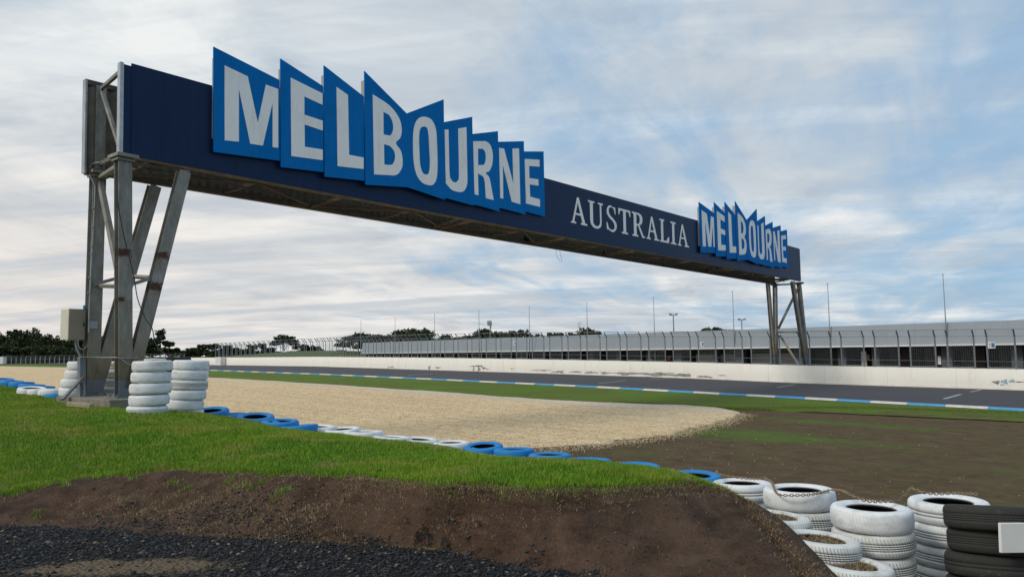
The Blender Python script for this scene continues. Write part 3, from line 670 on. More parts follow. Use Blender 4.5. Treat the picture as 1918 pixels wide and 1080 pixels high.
def xbox(name, x0, x1, off, z0, z1, mt, par=bld, thick=.15):
    a, b = bk(x0), bk(x1); mb = MB(); c = (bpt(a, off, (z0 + z1) / 2) + bpt(b, off, (z0 + z1) / 2)) / 2
    mb.frame(c, Vector((*bd, 0)) * abs(b - a) / 2, Vector((*bn, 0)) * thick / 2, (0, 0, (z1 - z0) / 2)); return mb.build(name, mt, par)
for x0, x1 in [(1883, 1905), (1751, 1771), (1620, 1634), (1556, 1571), (1474, 1493), (1361, 1379), (1322, 1330), (1250, 1262), (1196, 1206), (1140, 1148), (1090, 1097), (1046, 1052), (1002, 1008), (960, 965)]:
    xbox('pillar', x0, x1, 1.4, -2.25, .10, M_pill, thick=.5)
for x0, x1 in [(1278, 1357), (1384, 1471)]: xbox('roller_door', x0, x1, 2.2, -2.25, -.42, M_roll)
xbox('roller_door', 1268, 1318, 2.25, -2.25, -.5, M_roll) if False else None
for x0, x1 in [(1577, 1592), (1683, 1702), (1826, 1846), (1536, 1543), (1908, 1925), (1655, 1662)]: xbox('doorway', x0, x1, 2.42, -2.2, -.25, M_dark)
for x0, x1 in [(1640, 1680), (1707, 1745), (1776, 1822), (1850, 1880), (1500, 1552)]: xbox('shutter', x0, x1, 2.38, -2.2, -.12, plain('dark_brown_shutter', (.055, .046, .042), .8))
o = xbox('open_door', 1592, 1602, 1.9, -1.9, -.30, M_white, thick=.08)
o['label'] = 'white door leaf standing open'
xbox('orange_notice', 1605, 1610, 1.7, -1.0, -.55, plain('orange_print', (.30, .15, .08), .7))
for x0, x1 in [(1230, 1236), (1245, 1249)]: xbox('orange_notice', x0, x1, 1.7, -.95, -.6, plain('red_print', (.35, .10, .07), .7))
xbox('wall_cabinet', 1744, 1750, 1.2, -1.3, -.7, M_gut)

# flag poles along the pit building
for i, (x, y) in enumerate([(1766, 514), (1550, 531), (1372, 545), (1224, 557), (1099, 567), (991, 574), (897, 581), (814, 588), (740, 594), (676, 600)]):
    r = ray(x, y); P = Vector(r * 5.15 / r[2]); mb = MB(); zb = -2.2 if i < 4 else -1.5
    lx = -.25 if i < 2 else 0
    mb.tube([(P.x, P.y, zb + EZ), (P.x, P.y, (zb + 5.15) / 2 + EZ), (P.x, P.y, P.z + EZ)], [.055, .042, .024], 8); mb.tube([(P.x, P.y, P.z + EZ - .02), (P.x, P.y, P.z + EZ + .05)], .035, 8)
    o = mb.build('flag_pole', M_rail, smooth=True)
    o.data.transform(Matrix.Translation((-P.x, -P.y, -(zb + EZ)))); o.location = (P.x, P.y, zb + EZ)
    labs = ['tall thin bare flag pole nearest the right edge above the pit building', 'thin bare flag pole just right of the far gantry tower', 'thin bare flag pole just left of the far gantry tower', 'thin bare flag pole left of the small twin lamp mast', 'thin bare flag pole right beside the round white floodlight', 'thin bare flag pole between the two floodlights', 'thin bare flag pole just left of the boxy floodlight', 'thin bare flag pole between two wide tree crowns left of the floodlights', 'thin short looking flag pole in front of the wide dark tree', 'farthest and shortest looking flag pole at the left end of the pit building']
    setp(o, labs[i], 'flag pole', 'bare flag poles along the pit building')
# floodlights and lamp masts
def mast(x, ytop, d, kind, lab):
    P = atY(x, ytop, d); zb = EZ - 1.5; t = empty('lamp_mast', (P.x, P.y, zb), lab, 'lamp post')
    mb = MB(); mb.tube([(P.x, P.y, zb), (P.x, P.y, P.z)], [.12, .07], 8); mb.build('pole', M_rail, t)
    mb = MB()
    if kind == 'twin':
        mb.bar((P.x - .45, P.y, P.z), (P.x + .45, P.y, P.z), .06, .06)
        for s_ in (-1, 1): mb.frame((P.x + s_ * .38, P.y - .1, P.z + .03), (.2, 0, .05 * s_), (0, .14, -.03), (0, 0, .10))
        mb.build('lamp_head', M_back, t)
    elif kind == 'box':
        mb.frame((P.x - .1, P.y - .2, P.z + .3), (.36, 0, .06), (0, .2, .08), (-.06, -.08, .34)); mb.frame((P.x + .1, P.y, P.z - .2), (.1, 0, 0), (0, .1, 0), (0, 0, .5)); mb.build('lamp_head', M_back, t, bevel=.04)
    else:
        mb.tube([(P.x, P.y - .5, P.z + .25), (P.x, P.y - .1, P.z + .2), (P.x, P.y + .3, P.z + .1)], [.40, .34, .12], 14); mb.build('lamp_head', M_white, t, smooth=False)
mast(1261, 589, 105, 'twin', 'small lamp mast with two heads above the middle of the pit building')
mast(1389, 598, 115, 'twin', 'small lamp mast rising beside the flat tree clump near the far tower')
mast(918, 608, 125, 'box', 'floodlight with a big boxy pale head leaning over the trees')
mast(1085, 610, 128, 'round', 'floodlight with a round white head above the dark tree')

# ------------------------------------------------------------ trees
def m_leaf(N, b):
    g = N.n('ShaderNodeNewGeometry'); r = g.outputs['Random Per Island']
    return N.ramp(r, [(0, (.020, .030, .016)), (.6, (.044, .058, .026)), (1, (.080, .092, .040))])
M_leaf = mat('dark_foliage', m_leaf, .9, spec=.2)
M_bark = plain('bark', (.09, .075, .06), .95)
M_leafb = mat('olive_foliage', lambda N, b: N.ramp(N.n('ShaderNodeNewGeometry').outputs['Random Per Island'], [(0, (.026, .036, .012)), (.6, (.055, .068, .022)), (1, (.09, .105, .034))]), .9, spec=.2)
def crown(cen, rad, n, size, seed, flat=.6, lobes=9, umb=False):
    r = np.random.default_rng(seed); cs = []; 
    for i in range(lobes):
        a = r.uniform(0, 2 * np.pi); q = r.uniform(0, .85) ** .7; hh = r.uniform(-.75, .8) if not umb else r.uniform(-.2, .8)
        wr = math.sqrt(max(0, 1 - hh * hh))
        cs.append((cen[0] + math.cos(a) * q * rad[0] * (wr * .8 + .2), cen[1] + math.sin(a) * q * rad[1], cen[2] + hh * rad[2] * .75, r.uniform(.28, .5)))
    k = r.integers(0, lobes, n); cs[0] = (cen[0], cen[1], cen[2] + rad[2] * .42, .52); cs = np.array(cs); dirs = r.normal(size=(n, 3)); dirs /= np.linalg.norm(dirs, axis=1)[:, None]
    rr = r.uniform(.35, 1.05, n)[:, None]; L = cs[k].copy(); RV = np.array([rad[0], rad[1], rad[2] * flat + rad[2] * .25])
    so = r.normal(size=(lobes, 7, 3)); so /= np.linalg.norm(so, axis=2)[:, :, None]; so[:, :, 2] *= .8
    L[:, :3] += so[k, r.integers(0, 7, n)] * L[:, 3:4] * RV * .85; L[:, 3] *= .48
    P = L[:, :3] + dirs * rr * L[:, 3:4] * np.array([rad[0], rad[1], rad[2] * flat + rad[2] * .25])
    a = r.normal(size=(n, 3)); a /= np.linalg.norm(a, axis=1)[:, None]; b = np.cross(a, r.normal(size=(n, 3))); b /= np.linalg.norm(b, axis=1)[:, None]
    sz = size * r.uniform(.6, 1.4, n)[:, None]
    v = np.stack([P - a * sz, P + b * sz * .6, P + a * sz, P - b * sz * .6], 1).reshape(-1, 3)
    return v, np.arange(len(v)).reshape(-1, 4), cs
TG = 'trees beyond the circuit'
def tree(name, x, xw, yt, yb, d, lab, cat='tree', flat=.55, n=None, umb=False, lobes=10, mt=None, group=TG, trunkfrac=.35):
    mt = mt or M_leaf; seed = int(x * 7 + yt * 3) % 99991 + 5
    top_ = atY(x, yt, d); base = atY(x, yb, d); zb = min(base.z, EZ - 1.0) - .2; H = top_.z - base.z; rw = xw * (.6 if umb else .80) * d / FL
    t = empty(name, (top_.x, d, zb), lab, cat, group)
    cz = base.z + H * (.60 if umb else .46); rz = H * (.44 if umb else .56)
    n = n or int(900 + 26 * xw)
    v, f, cs = crown((top_.x, d, cz), (rw * .86, rw * .8, rz), int(n * 1.5), .27 * d / 170, seed, flat, lobes, umb)
    link('crown', me_np('crown', v, f), mt, t)
    mb = MB(); tr = .016 * H + .06; rr = random.Random(seed)
    mb.tube([(top_.x, d, zb), (top_.x + rr.uniform(-.2, .2), d, base.z + H * .3), (top_.x + rr.uniform(-.3, .3), d, cz + rz * .3)], [tr, tr * .7, tr * .3], 7)
    for c in cs[:6]:
        mb.tube([(top_.x, d, base.z + H * rr.uniform(.12, .35)), ((top_.x + c[0]) / 2, (d + c[1]) / 2, (base.z + H * .3 + c[2]) / 2), tuple(c[:3])], [tr * .5, tr * .35, tr * .12], 5)
    mb.build('trunk', M_bark, t)
WOODG = 'trees of the dark wood at the left'
wood = [(-34, 60, 614, 'pine tree at the very left edge of the dark wood'), (-6, 46, 618, 'broad pine tree cut by the left edge of the photo'), (20, 40, 617, 'rounded pine tree next to the left edge of the wood'), (46, 44, 611, 'tallest pointed pine tree of the dark wood'), (70, 38, 619, 'pine tree right behind the tallest one of the wood'),
        (98, 56, 622, 'wide flat topped tree with lighter green sprays left of the metal cabinet'), (128, 44, 621, 'pine tree half behind the beige metal cabinet'), (158, 44, 620, 'dark tree seen just left of the rear gantry column'), (188, 44, 622, 'dark tree seen between the rear column and its slanted leg'), (216, 34, 640, 'low dark tree seen behind the front gantry column')]
for i, (x, w_, yt, lab) in enumerate(wood):
    tree('pine_tree', x, w_, yt, 683, 212 + (i * 37 % 5) * 3, lab, lobes=16, n=3600, group=WOODG, mt=M_leafb if i == 5 else None)
for i, (x, w_, yt, lab) in enumerate([(8, 70, 642, 'low understorey tree at the foot of the wood near the left edge'), (58, 70, 644, 'low understorey tree below the tallest pine'), (106, 70, 643, 'low understorey tree behind the far fence left of the cabinet'), (160, 70, 645, 'low understorey tree seen behind the rear gantry column'), (212, 60, 648, 'low understorey tree seen between the gantry legs')]):
    tree('pine_tree', x, w_, yt, 684, 203 + i, lab, lobes=14, n=2800, group=WOODG)
others = [(255, 34, 634, 'dark tree just right of the front gantry column', 0), (280, 44, 630, 'dark bushy tree behind the two white tyre stacks', 0), (301, 22, 613, 'spindly tall pine with see through crown above the tyre stacks', 1), (316, 30, 637, 'umbrella pine leaning right of the spindly pine', 1), (331, 10, 650, 'tiny lone tree right of the umbrella pine', 1),
          (361, 24, 651, 'round dark bush tree at the left start of the catch fence', 0), (385, 26, 644, 'thin pine in the gap right of the tyre stacks', 1), (404, 26, 642, 'airy pine in the low row behind the fence start', 1), (424, 22, 646, 'small airy pine behind the leftmost fence panels', 1), (447, 28, 650, 'low round tree behind the leftmost fence panels', 0), (472, 22, 644, 'spindly pine with a clear trunk behind the fence', 1), (490, 14, 642, 'thin straight pine left of the umbrella shaped tree', 1), (503, 24, 651, 'low bush tree hugging the umbrella shaped tree', 0),
          (532, 48, 626, 'umbrella shaped tree standing alone on the grassy rise', 1), (566, 30, 645, 'dark round tree right of the umbrella shaped tree', 0), (594, 18, 648, 'small round tree on the grassy rise', 0), (672, 62, 619, 'big round dark tree at the left end of the pit building', 0), (716, 32, 625, 'medium dark tree between two big crowns', 0), (762, 66, 612, 'wide dark tree behind the pit building left of the centre', 0), (800, 40, 612, 'dark tree joined to the right of the wide tree', 0),
          (840, 34, 624, 'low tree filling the dip between two wide crowns', 0), (868, 26, 628, 'lowest tree left of the boxy floodlight', 0), (905, 44, 611, 'round dark tree right under the boxy floodlight', 0), (935, 34, 617, 'dark tree to the right of the boxy floodlight', 0), (972, 42, 615, 'dark tree left of the middle flag pole', 0), (1003, 40, 616, 'dark tree right of the middle flag pole', 0), (1040, 36, 618, 'low wide tree between the middle flag pole and the round floodlight', 0), (1078, 36, 616, 'dark tree under the round white floodlight', 0), (1103, 36, 613, 'dark tree just right of the round white floodlight', 0),
          (1136, 34, 622, 'low tree trailing away right of the round floodlight', 0), (1170, 34, 624, 'low hedge like tree top over the roof near the centre', 0), (1238, 36, 622, 'low tree top just showing over the roof beside the lamp mast', 0), (1330, 40, 610, 'flat tree clump over the roof left of the far gantry tower', 0), (1362, 40, 613, 'right half of the flat clump over the roof by the far tower', 0), (1424, 18, 617, 'tiny tree top over the roof right before the far gantry tower', 0)]
sv = []
for i, (x, yt) in enumerate([(236, 640), (250, 646), (266, 648), (284, 650), (300, 648), (318, 652), (336, 656), (352, 655), (374, 654), (392, 656), (412, 653), (430, 655), (452, 656), (476, 655), (500, 656), (515, 657), (548, 656), (580, 657), (636, 655), (700, 650), (735, 640), (782, 636), (822, 634), (856, 634), (888, 630), (950, 630), (988, 630), (1022, 632), (1060, 628), (1120, 626), (1152, 627), (1190, 627)]):
    d = (176 if x < 640 else 156) + i % 5; tp_ = atY(x, yt, d); bs = atY(x, 668 if x < 640 else 657, d); rz = (tp_.z - bs.z) * .56; rw = 21 * d / FL
    sv.append(crown((tp_.x, d, bs.z + rz * .85), (rw, rw, rz), 1100, .27, i + 900, .55, 10)[0])
sv = np.concatenate(sv); o = link('distant_scrub', me_np('distant_scrub', sv, np.arange(len(sv)).reshape(-1, 4)), M_leaf); setp(o, 'low dark scrub running along the horizon beyond the circuit', 'scrub', kind='stuff')
for i, (x, w_, yt, lab, u) in enumerate(others):
    yb = 664 if x < 640 else 656
    tree('umbrella_pine' if u else 'round_tree', x, w_, yt, yb, (170 if x < 640 else 150) + (i * 29 % 7) * 1.5, lab, umb=bool(u), lobes=12 if u else 14, n=int((16 if u else 34) * w_ + (200 if u else 700)) + (900 if (u and w_ > 40) else 0), flat=.35 if u else .55)

# ------------------------------------------------------------ gantry
GA = Vector((-8.04272, 16.0, 4.24508 + EZ)); GG = Vector((.63236, .77468, 0)); GN = Vector((.77468, -.63236, 0)); GW = Vector((0, 0, 1)) + GN * .01 - GG * .02
def G(u, v, off=0): return GA + GG * u + GW * v + GN * off
def GP(x, y, off=0):                       # picture position on a plane parallel to the sign face
    r = Vector(ray(x, y)); Nn = GG.cross(GW); P0 = GA + GN * off - Vector((0, 0, EZ)); t = P0.dot(Nn) / r.dot(Nn); P = r * t; return P + Vector((0, 0, EZ))
def guv(x, y, off): P = GP(x, y, off) - GA - GN * off; v = P.z; return (P - GW * v).dot(GG), v
RO = -1.7
SPOTS += [(GP(231, 473, .02), .10), (GP(303, 478, .02), .09), (GP(291, 536, .02), .11), (GP(224, 560, .02), .06)]
M_steel = mat('galvanised_steel', m_steel, .6, .0, spec=.35)
gan = empty('sign_gantry', GP(231, 742) , 'long dark blue sign gantry spanning the track on steel legs with blue letter boards', 'gantry')
GL, GH = 41.35, 2.0
def gbox(mb, u0, u1, v0, v1, o0, o1, m=0):
    mb.frame(G((u0 + u1) / 2, (v0 + v1) / 2, (o0 + o1) / 2), GG * (u1 - u0) / 2, GW * (v1 - v0) / 2, GN * (o1 - o0) / 2, m)
mb = MB(); gbox(mb, .0, GL, 0, GH, -.04, .0); o = mb.build('front_panel', M_navy, gan); o['label'] = 'dark navy front panel'
mb = MB(); gbox(mb, -.16, -.004, .0, GH - .06, -.045, -.012); mb.build('edge_strip', M_navy, gan)
mb = MB(); gbox(mb, -.24, -.164, -.02, GH - .03, -.13, .0); mb.build('end_post', plain('pale_galvanised', (.42, .45, .47), .45, .3), gan)
mb = MB(); gbox(mb, GL + .004, GL + .08, -.02, GH - .03, -.25, .0); mb.build('end_post', M_navy, gan)
mb = MB(); gbox(mb, -.02, GL, -.06, -.004, -.08, -.005); mb.build('bottom_trim', plain('rusty_trim', (.11, .075, .04), .8, var=.4, sc=3), gan)
mb = MB()
gbox(mb, -.25, GL + .1, -.15, -.02, RO - .04, RO + .12); gbox(mb, -.25, GL + .1, GH - .14, GH - .03, RO - .02, RO + .10)
mb.build('rear_chord', M_brown, gan)
# corrugated rear sheeting
nr = int(GL / .12); us = np.linspace(-.25, GL + .08, nr * 2 + 1); vs = []; fs = []
for i, u in enumerate(us):
    o_ = RO + .04 + (.040 if (i // 2) % 2 else -.008)
    vs += [tuple(G(u, -.02, o_)), tuple(G(u, GH - .12, o_))]
fs = [(2 * i, 2 * i + 2, 2 * i + 3, 2 * i + 1) for i in range(len(us) - 1)]
link('corrugated_sheet', me_np('corrugated_sheet', np.array(vs), np.array(fs)), M_corr, gan)
mb = MB(); gbox(mb, -.25, GL + .08, -.02, GH - .06, RO - .06, RO - .045); mb.build('rear_panel', M_navy, gan)
mb = MB(); gbox(mb, -.29, -.25, -.15, GH - .03, RO - .05, RO + .11); mb.build('end_post', plain('pale_galvanised_edge', (.36, .39, .42), .45, .3), gan)
# truss between front and rear
mb = MB(); step = 2.6; k = 0; u = .5
while u < GL - .5:
    u2 = min(u + step, GL - .3)
    mb.bar(G(u, -.02, -.08), G(u, -.08, RO + .12), .07, .07)
    a, b = (-.08, RO + .12) if k % 2 else (RO + .12, -.08)
    mb.bar(G(u, -.05, a), G(u2, -.05, b), .07, .05)
    mb.bar(G(u, GH - .2, -.08), G(u, GH - .2, RO + .12), .06, .06)
    mb.bar(G(u, .0, -.1), G(u2, .95, -.1), .06, .05, GN) if k % 2 else mb.bar(G(u, .95, -.1), G(u2, .0, -.1), .06, .05, GN)
    u = u2; k += 1
mb.build('truss_bracing', M_brown, gan)
mb = MB(); mb.bar(G(0, .02, -.12), G(GL, .02, -.12), .09, .12, GN); mb.bar(G(0, .95, -.14), G(GL, .95, -.14), .08, .08, GN); mb.build('front_chord', M_brown, gan)
mb = MB(); mb.tube([G(u, -.06 + .03 * math.sin(u * 1.3), -.75 + .12 * math.sin(u * .9)) for u in np.arange(.3, GL, .7)], .018, 6); mb.build('cable_run', M_black, gan)
for x, y in ((812, 416), (1130, 470), (1321, 505)):
    P = GP(x, y, RO + .05); u, v = guv(x, y, RO + .05)
    mb = MB(); mb.bar(G(u, -.1, RO + .05), G(u, v, RO + .05), .10, .10, GN); mb.bar(G(u, v, RO + .05), G(u, v - .05, RO + .05), .2, .16, GN); mb.bar(G(u - .1, -.1, RO + .1), G(u - .3, .0, -.1), .05, .05); mb.build('hanger', M_brown, gan)
u, v = guv(986, 444, RO + .1); mb = MB(); mb.bar(G(u, -.1, RO + .1), G(u, v, RO + .1), .04, .04, GN); mb.frame(G(u - .03, v - .02, RO + .1), GG * .13, GN * .06, (0, 0, .06)); mb.tube([G(u + .06, v - .04, RO + .14), G(u + .06, v - .18, RO + .16)], .05, 8); mb.build('track_camera', M_black, gan)
mb = MB(); u, v = guv(1045, 460, RO + .1)
for s_ in (-1, 1): mb.tube([G(u + s_ * .1, -.1, RO + .1), G(u + s_ * .16, -.35, RO + .1), G(u + s_ * .12 + .1, -.5, RO + .1), G(u + s_ * .05 + .2, -.62, RO + .1)], .006, 5)
mb.build('loose_wire', M_black, gan)

# legs, near tower
def H2(name, p, q, w_=.28, d_=.22): mb = MB(); mb.hbeam(p, q, w_, d_, GG); return mb.build(name, M_steel, gan, bevel=0)
fb, ft = GP(231.5, 743, -.08), GP(230.5, 292, -.08)
H2('column', fb, ft)
rb_, rt_ = GP(170, 740, RO), GP(183.5, 322, RO); H2('column', rb_, rt_)
mb = MB(); mb.hbeam(rt_, GP(186.5, 163, RO), .22, .2, GG); mb.build('upper_column', M_steel, gan)
vb, vt = GP(240, 728, -.06), GP(344, 322, -.06); H2('slanted_leg', vb, vt, .26, .18)
vb2, vt2 = GP(177, 735, RO + .02), GP(289, 349, RO + .02); H2('slanted_leg', vb2, vt2, .26, .2)
for x, y, o_ in ((231, 294, -.06), (184.5, 325, RO)):
    P = GP(x, y, o_); mb = MB(); mb.frame(P, GG * .22, GN * .24, (0, 0, .035)); mb.frame(P - Vector((0, 0, .075)), GG * .18, GN * .16, (0, 0, .025)); mb.build('cap_plate', M_steel, gan)
def brace(p, q, w_=.07, d_=.07, name='brace', mt=None): mb = MB(); mb.bar(p, q, w_, d_, GN); return mb.build(name, mt or M_steel, gan)
brace(GP(224, 136, -.15), GP(190, 166, RO + .2)); brace(GP(191, 170, RO + .2), GP(223, 272, -.2))
brace(GP(219, 290, -.2), GP(187, 307, RO + .1)); brace(GP(218, 312, -.2), GP(186, 333, RO + .1), .09, .07)
brace(GP(187, 338, RO + .1), GP(220, 500, -.2), .12, .10)
brace(GP(174, 533, RO + .1), GP(238, 516, RO + .3)); brace(GP(186, 535, RO + .12), GP(222, 536, -.2))
brace(GP(238, 517, RO + .12), GP(284, 520, -.12)); brace(GP(240, 534, -.06), GP(280, 522, -.06))
brace(GP(244, 309, -.1), GP(352, 310, -.1), .07, .06, mt=M_brown); brace(GP(344, 323, -.06), G(1.35, -.01, -.06), .04, .12)
brace(GP(289, 351, RO), GP(292, 339, RO), .03, .06)
for x, y, o_ in ((231.5, 743, -.08), (171, 740, RO)):
    P = GP(x, y, o_); mb = MB(); mb.frame(P + Vector((0, 0, .0)), GG * .24, GN * .22, (0, 0, .015))
    for i in (-1, 1):
        for j in (-1, 1): mb.frame(P + GG * .2 * i + GN * .18 * j + Vector((0, 0, .03)), (.018, 0, 0), (0, .018, 0), (0, 0, .03))
    mb.build('base_plate', M_steel, gan)
# legs, far tower
zb_ = EZ - 2.3
def down(p, q):                            # extend the line q->p to the ground
    d = (p - q); t = (zb_ - q.z) / d.z; return q + d * t
for (a, b, o_, nm, w_, d_) in (((1512, 682), (1496, 529), -.08, 'column', .28, .22), ((1509, 682), (1484, 527), -.06, 'slanted_leg', .30, .2), ((1453.5, 682), (1451.5, 531), RO, 'column', .28, .22), ((1450.5, 682), (1438, 530), RO, 'slanted_leg', .24, .2)):
    p, q = GP(*a, o_), GP(*b, o_); H2(nm, down(p, q), q, w_, d_)
brace(GP(1496, 537, -.1), GP(1458, 615, RO + .1), .14, .1); brace(GP(1461, 628, RO + .1), GP(1497, 684, -.1), .14, .1); brace(GP(1455, 621.5, RO), GP(1506, 621.5, -.1), .09, .09)
brace(GP(1453, 533, RO), GP(1498, 531.5, -.1), .09, .09); brace(GP(1455, 523, RO + .1), GP(1484, 517, -.1), .08, .08)
for x, y, o_ in ((1497, 530, -.08), (1451.5, 533, RO)):
    mb = MB(); mb.frame(GP(x, y, o_), GG * .22, GN * .22, (0, 0, .05)); mb.build('cap_plate', M_brown, gan)

# ---- sign boards
ZX = lambda X, Y: (380 + X * .35454, 60 + Y * .35454)
def smooth_loop(pts):                      # points flagged 'c' are rounded by a Catmull-Rom pass
    out_ = []; n = len(pts)
    for i in range(n):
        p0, p1, p2, p3 = pts[i - 1], pts[i], pts[(i + 1) % n], pts[(i + 2) % n]
        out_.append((p1[0], p1[1]))
        if len(p1) > 2 and len(p2) > 2:
            a0 = p0 if len(p0) > 2 or True else p1
            for t in (.2, .4, .6, .8):
                f = lambda k: .5 * ((2 * p1[k]) + (-a0[k] + p2[k]) * t + (2 * a0[k] - 5 * p1[k] + 4 * p2[k] - p3[k]) * t * t + (-a0[k] + 3 * p1[k] - 3 * p2[k] + p3[k]) * t ** 3)
                out_.append((f(0), f(1)))
    return out_
def fill_mesh(name, loops, thick, mapf):   # flat outline with holes, given thickness, mapped to the sign plane
    cu = bpy.data.curves.new(name, 'CURVE'); cu.dimensions = '2D'; cu.fill_mode = 'BOTH'; cu.extrude = thick / 2
    for lp in loops:
        sp_ = cu.splines.new('POLY'); sp_.points.add(len(lp) - 1)
        for i, (a, b) in enumerate(lp): sp_.points[i].co = (a, b, 0, 1)
        sp_.use_cyclic_u = True
    to = bpy.data.objects.new('tmp', cu); C.objects.link(to); dg = bpy.context.evaluated_depsgraph_get()
    me = bpy.data.meshes.new_from_object(to.evaluated_get(dg)); me.name = name; me.materials.clear()
    bpy.data.objects.remove(to); bpy.data.curves.remove(cu)
    for v_ in me.vertices: v_.co = mapf(v_.co.x, v_.co.y, v_.co.z)
    bm = bmesh.new(); bm.from_mesh(me); bmesh.ops.remove_doubles(bm, verts=bm.verts, dist=1e-5); bmesh.ops.recalc_face_normals(bm, faces=bm.faces); bm.to_mesh(me); bm.free()
    return me
boards = [('M', (1.80, 2.88), (3.56, 2.57), .54, .42), ('E', (3.57, 3.11), (4.86, 2.75), .48, .38), ('L', (4.87, 3.30), (6.20, 2.81), .47, .36), ('B', (6.21, 3.52), (7.775, 2.70), .54, .36),
          ('O', (7.775, 2.70), (9.32, 3.50), .40, .54), ('U', (9.33, 2.80), (10.645, 3.27), .41, .47), ('R', (10.66, 2.72), (11.94, 3.09), .40, .46), ('N', (11.96, 2.74), (13.36, 3.05), .49, .53), ('E', (13.39, 2.70), (14.53, 2.92), .56, .60)]
offs = [.10, .125, .15, .175, .175, .15, .125, .10, .075]
glyph = [
    [[(115, 177), (237, 235), (290, 480), (333, 278), (398, 302), (398, 612), (368, 608), (368, 375), (317, 600), (250, 590), (190, 300), (190, 580), (115, 572)]],
    [[(461, 243), (629, 326), (629, 386), (533, 342), (533, 438), (630, 470), (630, 522), (534, 490), (535, 607), (630, 622), (630, 678), (464, 656)]],
    [[(700, 293), (760, 335), (766, 650), (843, 665), (843, 725), (705, 710)]],
    [[(888, 333), (945, 368, 'c'), (990, 405, 'c'), (1028, 460, 'c'), (1041, 515, 'c'), (1034, 560, 'c'), (1010, 590, 'c'), (1037, 632, 'c'), (1046, 690, 'c'), (1036, 732, 'c'), (1000, 760, 'c'), (895, 754)],
     [(944, 425), (972, 440, 'c'), (992, 476, 'c'), (996, 515, 'c'), (985, 545, 'c'), (970, 549, 'c'), (945, 544)], [(947, 595), (975, 603, 'c'), (1000, 630, 'c'), (1006, 665, 'c'), (995, 698, 'c'), (975, 705, 'c'), (949, 702)]],
    [[(1160, 450, 'c'), (1197, 465, 'c'), (1220, 510, 'c'), (1227, 580, 'c'), (1230, 700, 'c'), (1226, 770, 'c'), (1210, 805, 'c'), (1186, 811, 'c'), (1148, 796, 'c'), (1118, 750, 'c'), (1104, 680, 'c'), (1101, 570, 'c'), (1108, 500, 'c'), (1128, 462, 'c')],
     [(1158, 502, 'c'), (1175, 510, 'c'), (1183, 545, 'c'), (1186, 600, 'c'), (1190, 690, 'c'), (1186, 740, 'c'), (1173, 755, 'c'), (1152, 745, 'c'), (1138, 700, 'c'), (1134, 620, 'c'), (1133, 550, 'c'), (1140, 512, 'c')]],
    [[(1271, 518), (1291, 517), (1296, 735, 'c'), (1305, 780, 'c'), (1325, 796, 'c'), (1341, 785, 'c'), (1347, 750, 'c'), (1343, 512), (1386, 504), (1391, 760, 'c'), (1388, 810, 'c'), (1372, 841, 'c'), (1345, 846, 'c'), (1305, 832, 'c'), (1277, 800)]],
    [[(1425, 578), (1485, 577, 'c'), (1515, 598, 'c'), (1528, 645, 'c'), (1525, 700, 'c'), (1510, 735, 'c'), (1491, 745, 'c'), (1509, 768, 'c'), (1518, 805, 'c'), (1533, 888), (1492, 878), (1487, 800, 'c'), (1476, 762, 'c'), (1450, 748), (1453, 863), (1432, 857)],
     [(1450, 617), (1475, 618, 'c'), (1489, 638, 'c'), (1491, 675, 'c'), (1480, 703, 'c'), (1451, 704)]],
    [[(1565, 612), (1591, 616), (1640, 800), (1636, 616), (1670, 615), (1677, 910), (1632, 896), (1584, 700), (1587, 880), (1571, 877)]],
    [[(1703, 670), (1781, 674), (1782, 711), (1726, 707), (1728, 771), (1775, 778), (1776, 811), (1729, 804), (1732, 869), (1783, 883), (1784, 923), (1710, 905)]]]
def sign_group(f, rank):
    for i, (ch, tl, tr, br, bl) in enumerate(boards):
        of = offs[i]
        m3 = lambda a, b, z_, of=of: G(f(a), b, of + z_)
        face = fill_mesh('letter_board', [[tl, tr, (tr[0] + .01, br), (tl[0] + .01, bl)]], .03, m3)
        bo = link('letter_board', face, M_blue, gan)
        peak = tl if i < 4 else tr; lo = bl if i < 4 else br
        mb = MB(); u0 = peak[0] + (.03 if i < 4 else -.07); u0f, u1f = f(u0), f(u0) + .055
        gbox(mb, u0f, u1f, .75, peak[1] - .24, .002, of - .018); u2 = (tr if i < 4 else tl)[0] + (-.10 if i < 4 else .04); h2 = (tr if i < 4 else tl)[1]
        gbox(mb, f(u2), f(u2) + .05, .75, h2 - .12, .002, of - .018); mb.build('board_frame', M_back, bo)
        loops = []
        for lp in glyph[i]:
            q = []
            for a, b in smooth_loop(lp): uu, vv = guv(*ZX(a, b), .12); q.append((min(max(uu, tl[0] + .02), tr[0] - .01), vv))
            loops.append(q)
        link('letter', fill_mesh('letter', loops, .008, lambda a, b, z_, of=of: G(f(a), b, of + .019 + z_)), M_letter, bo)
sign_group(lambda a: a, 0)
sign_group(lambda a: 27.0 + (a - 1.8) * .945, 1)
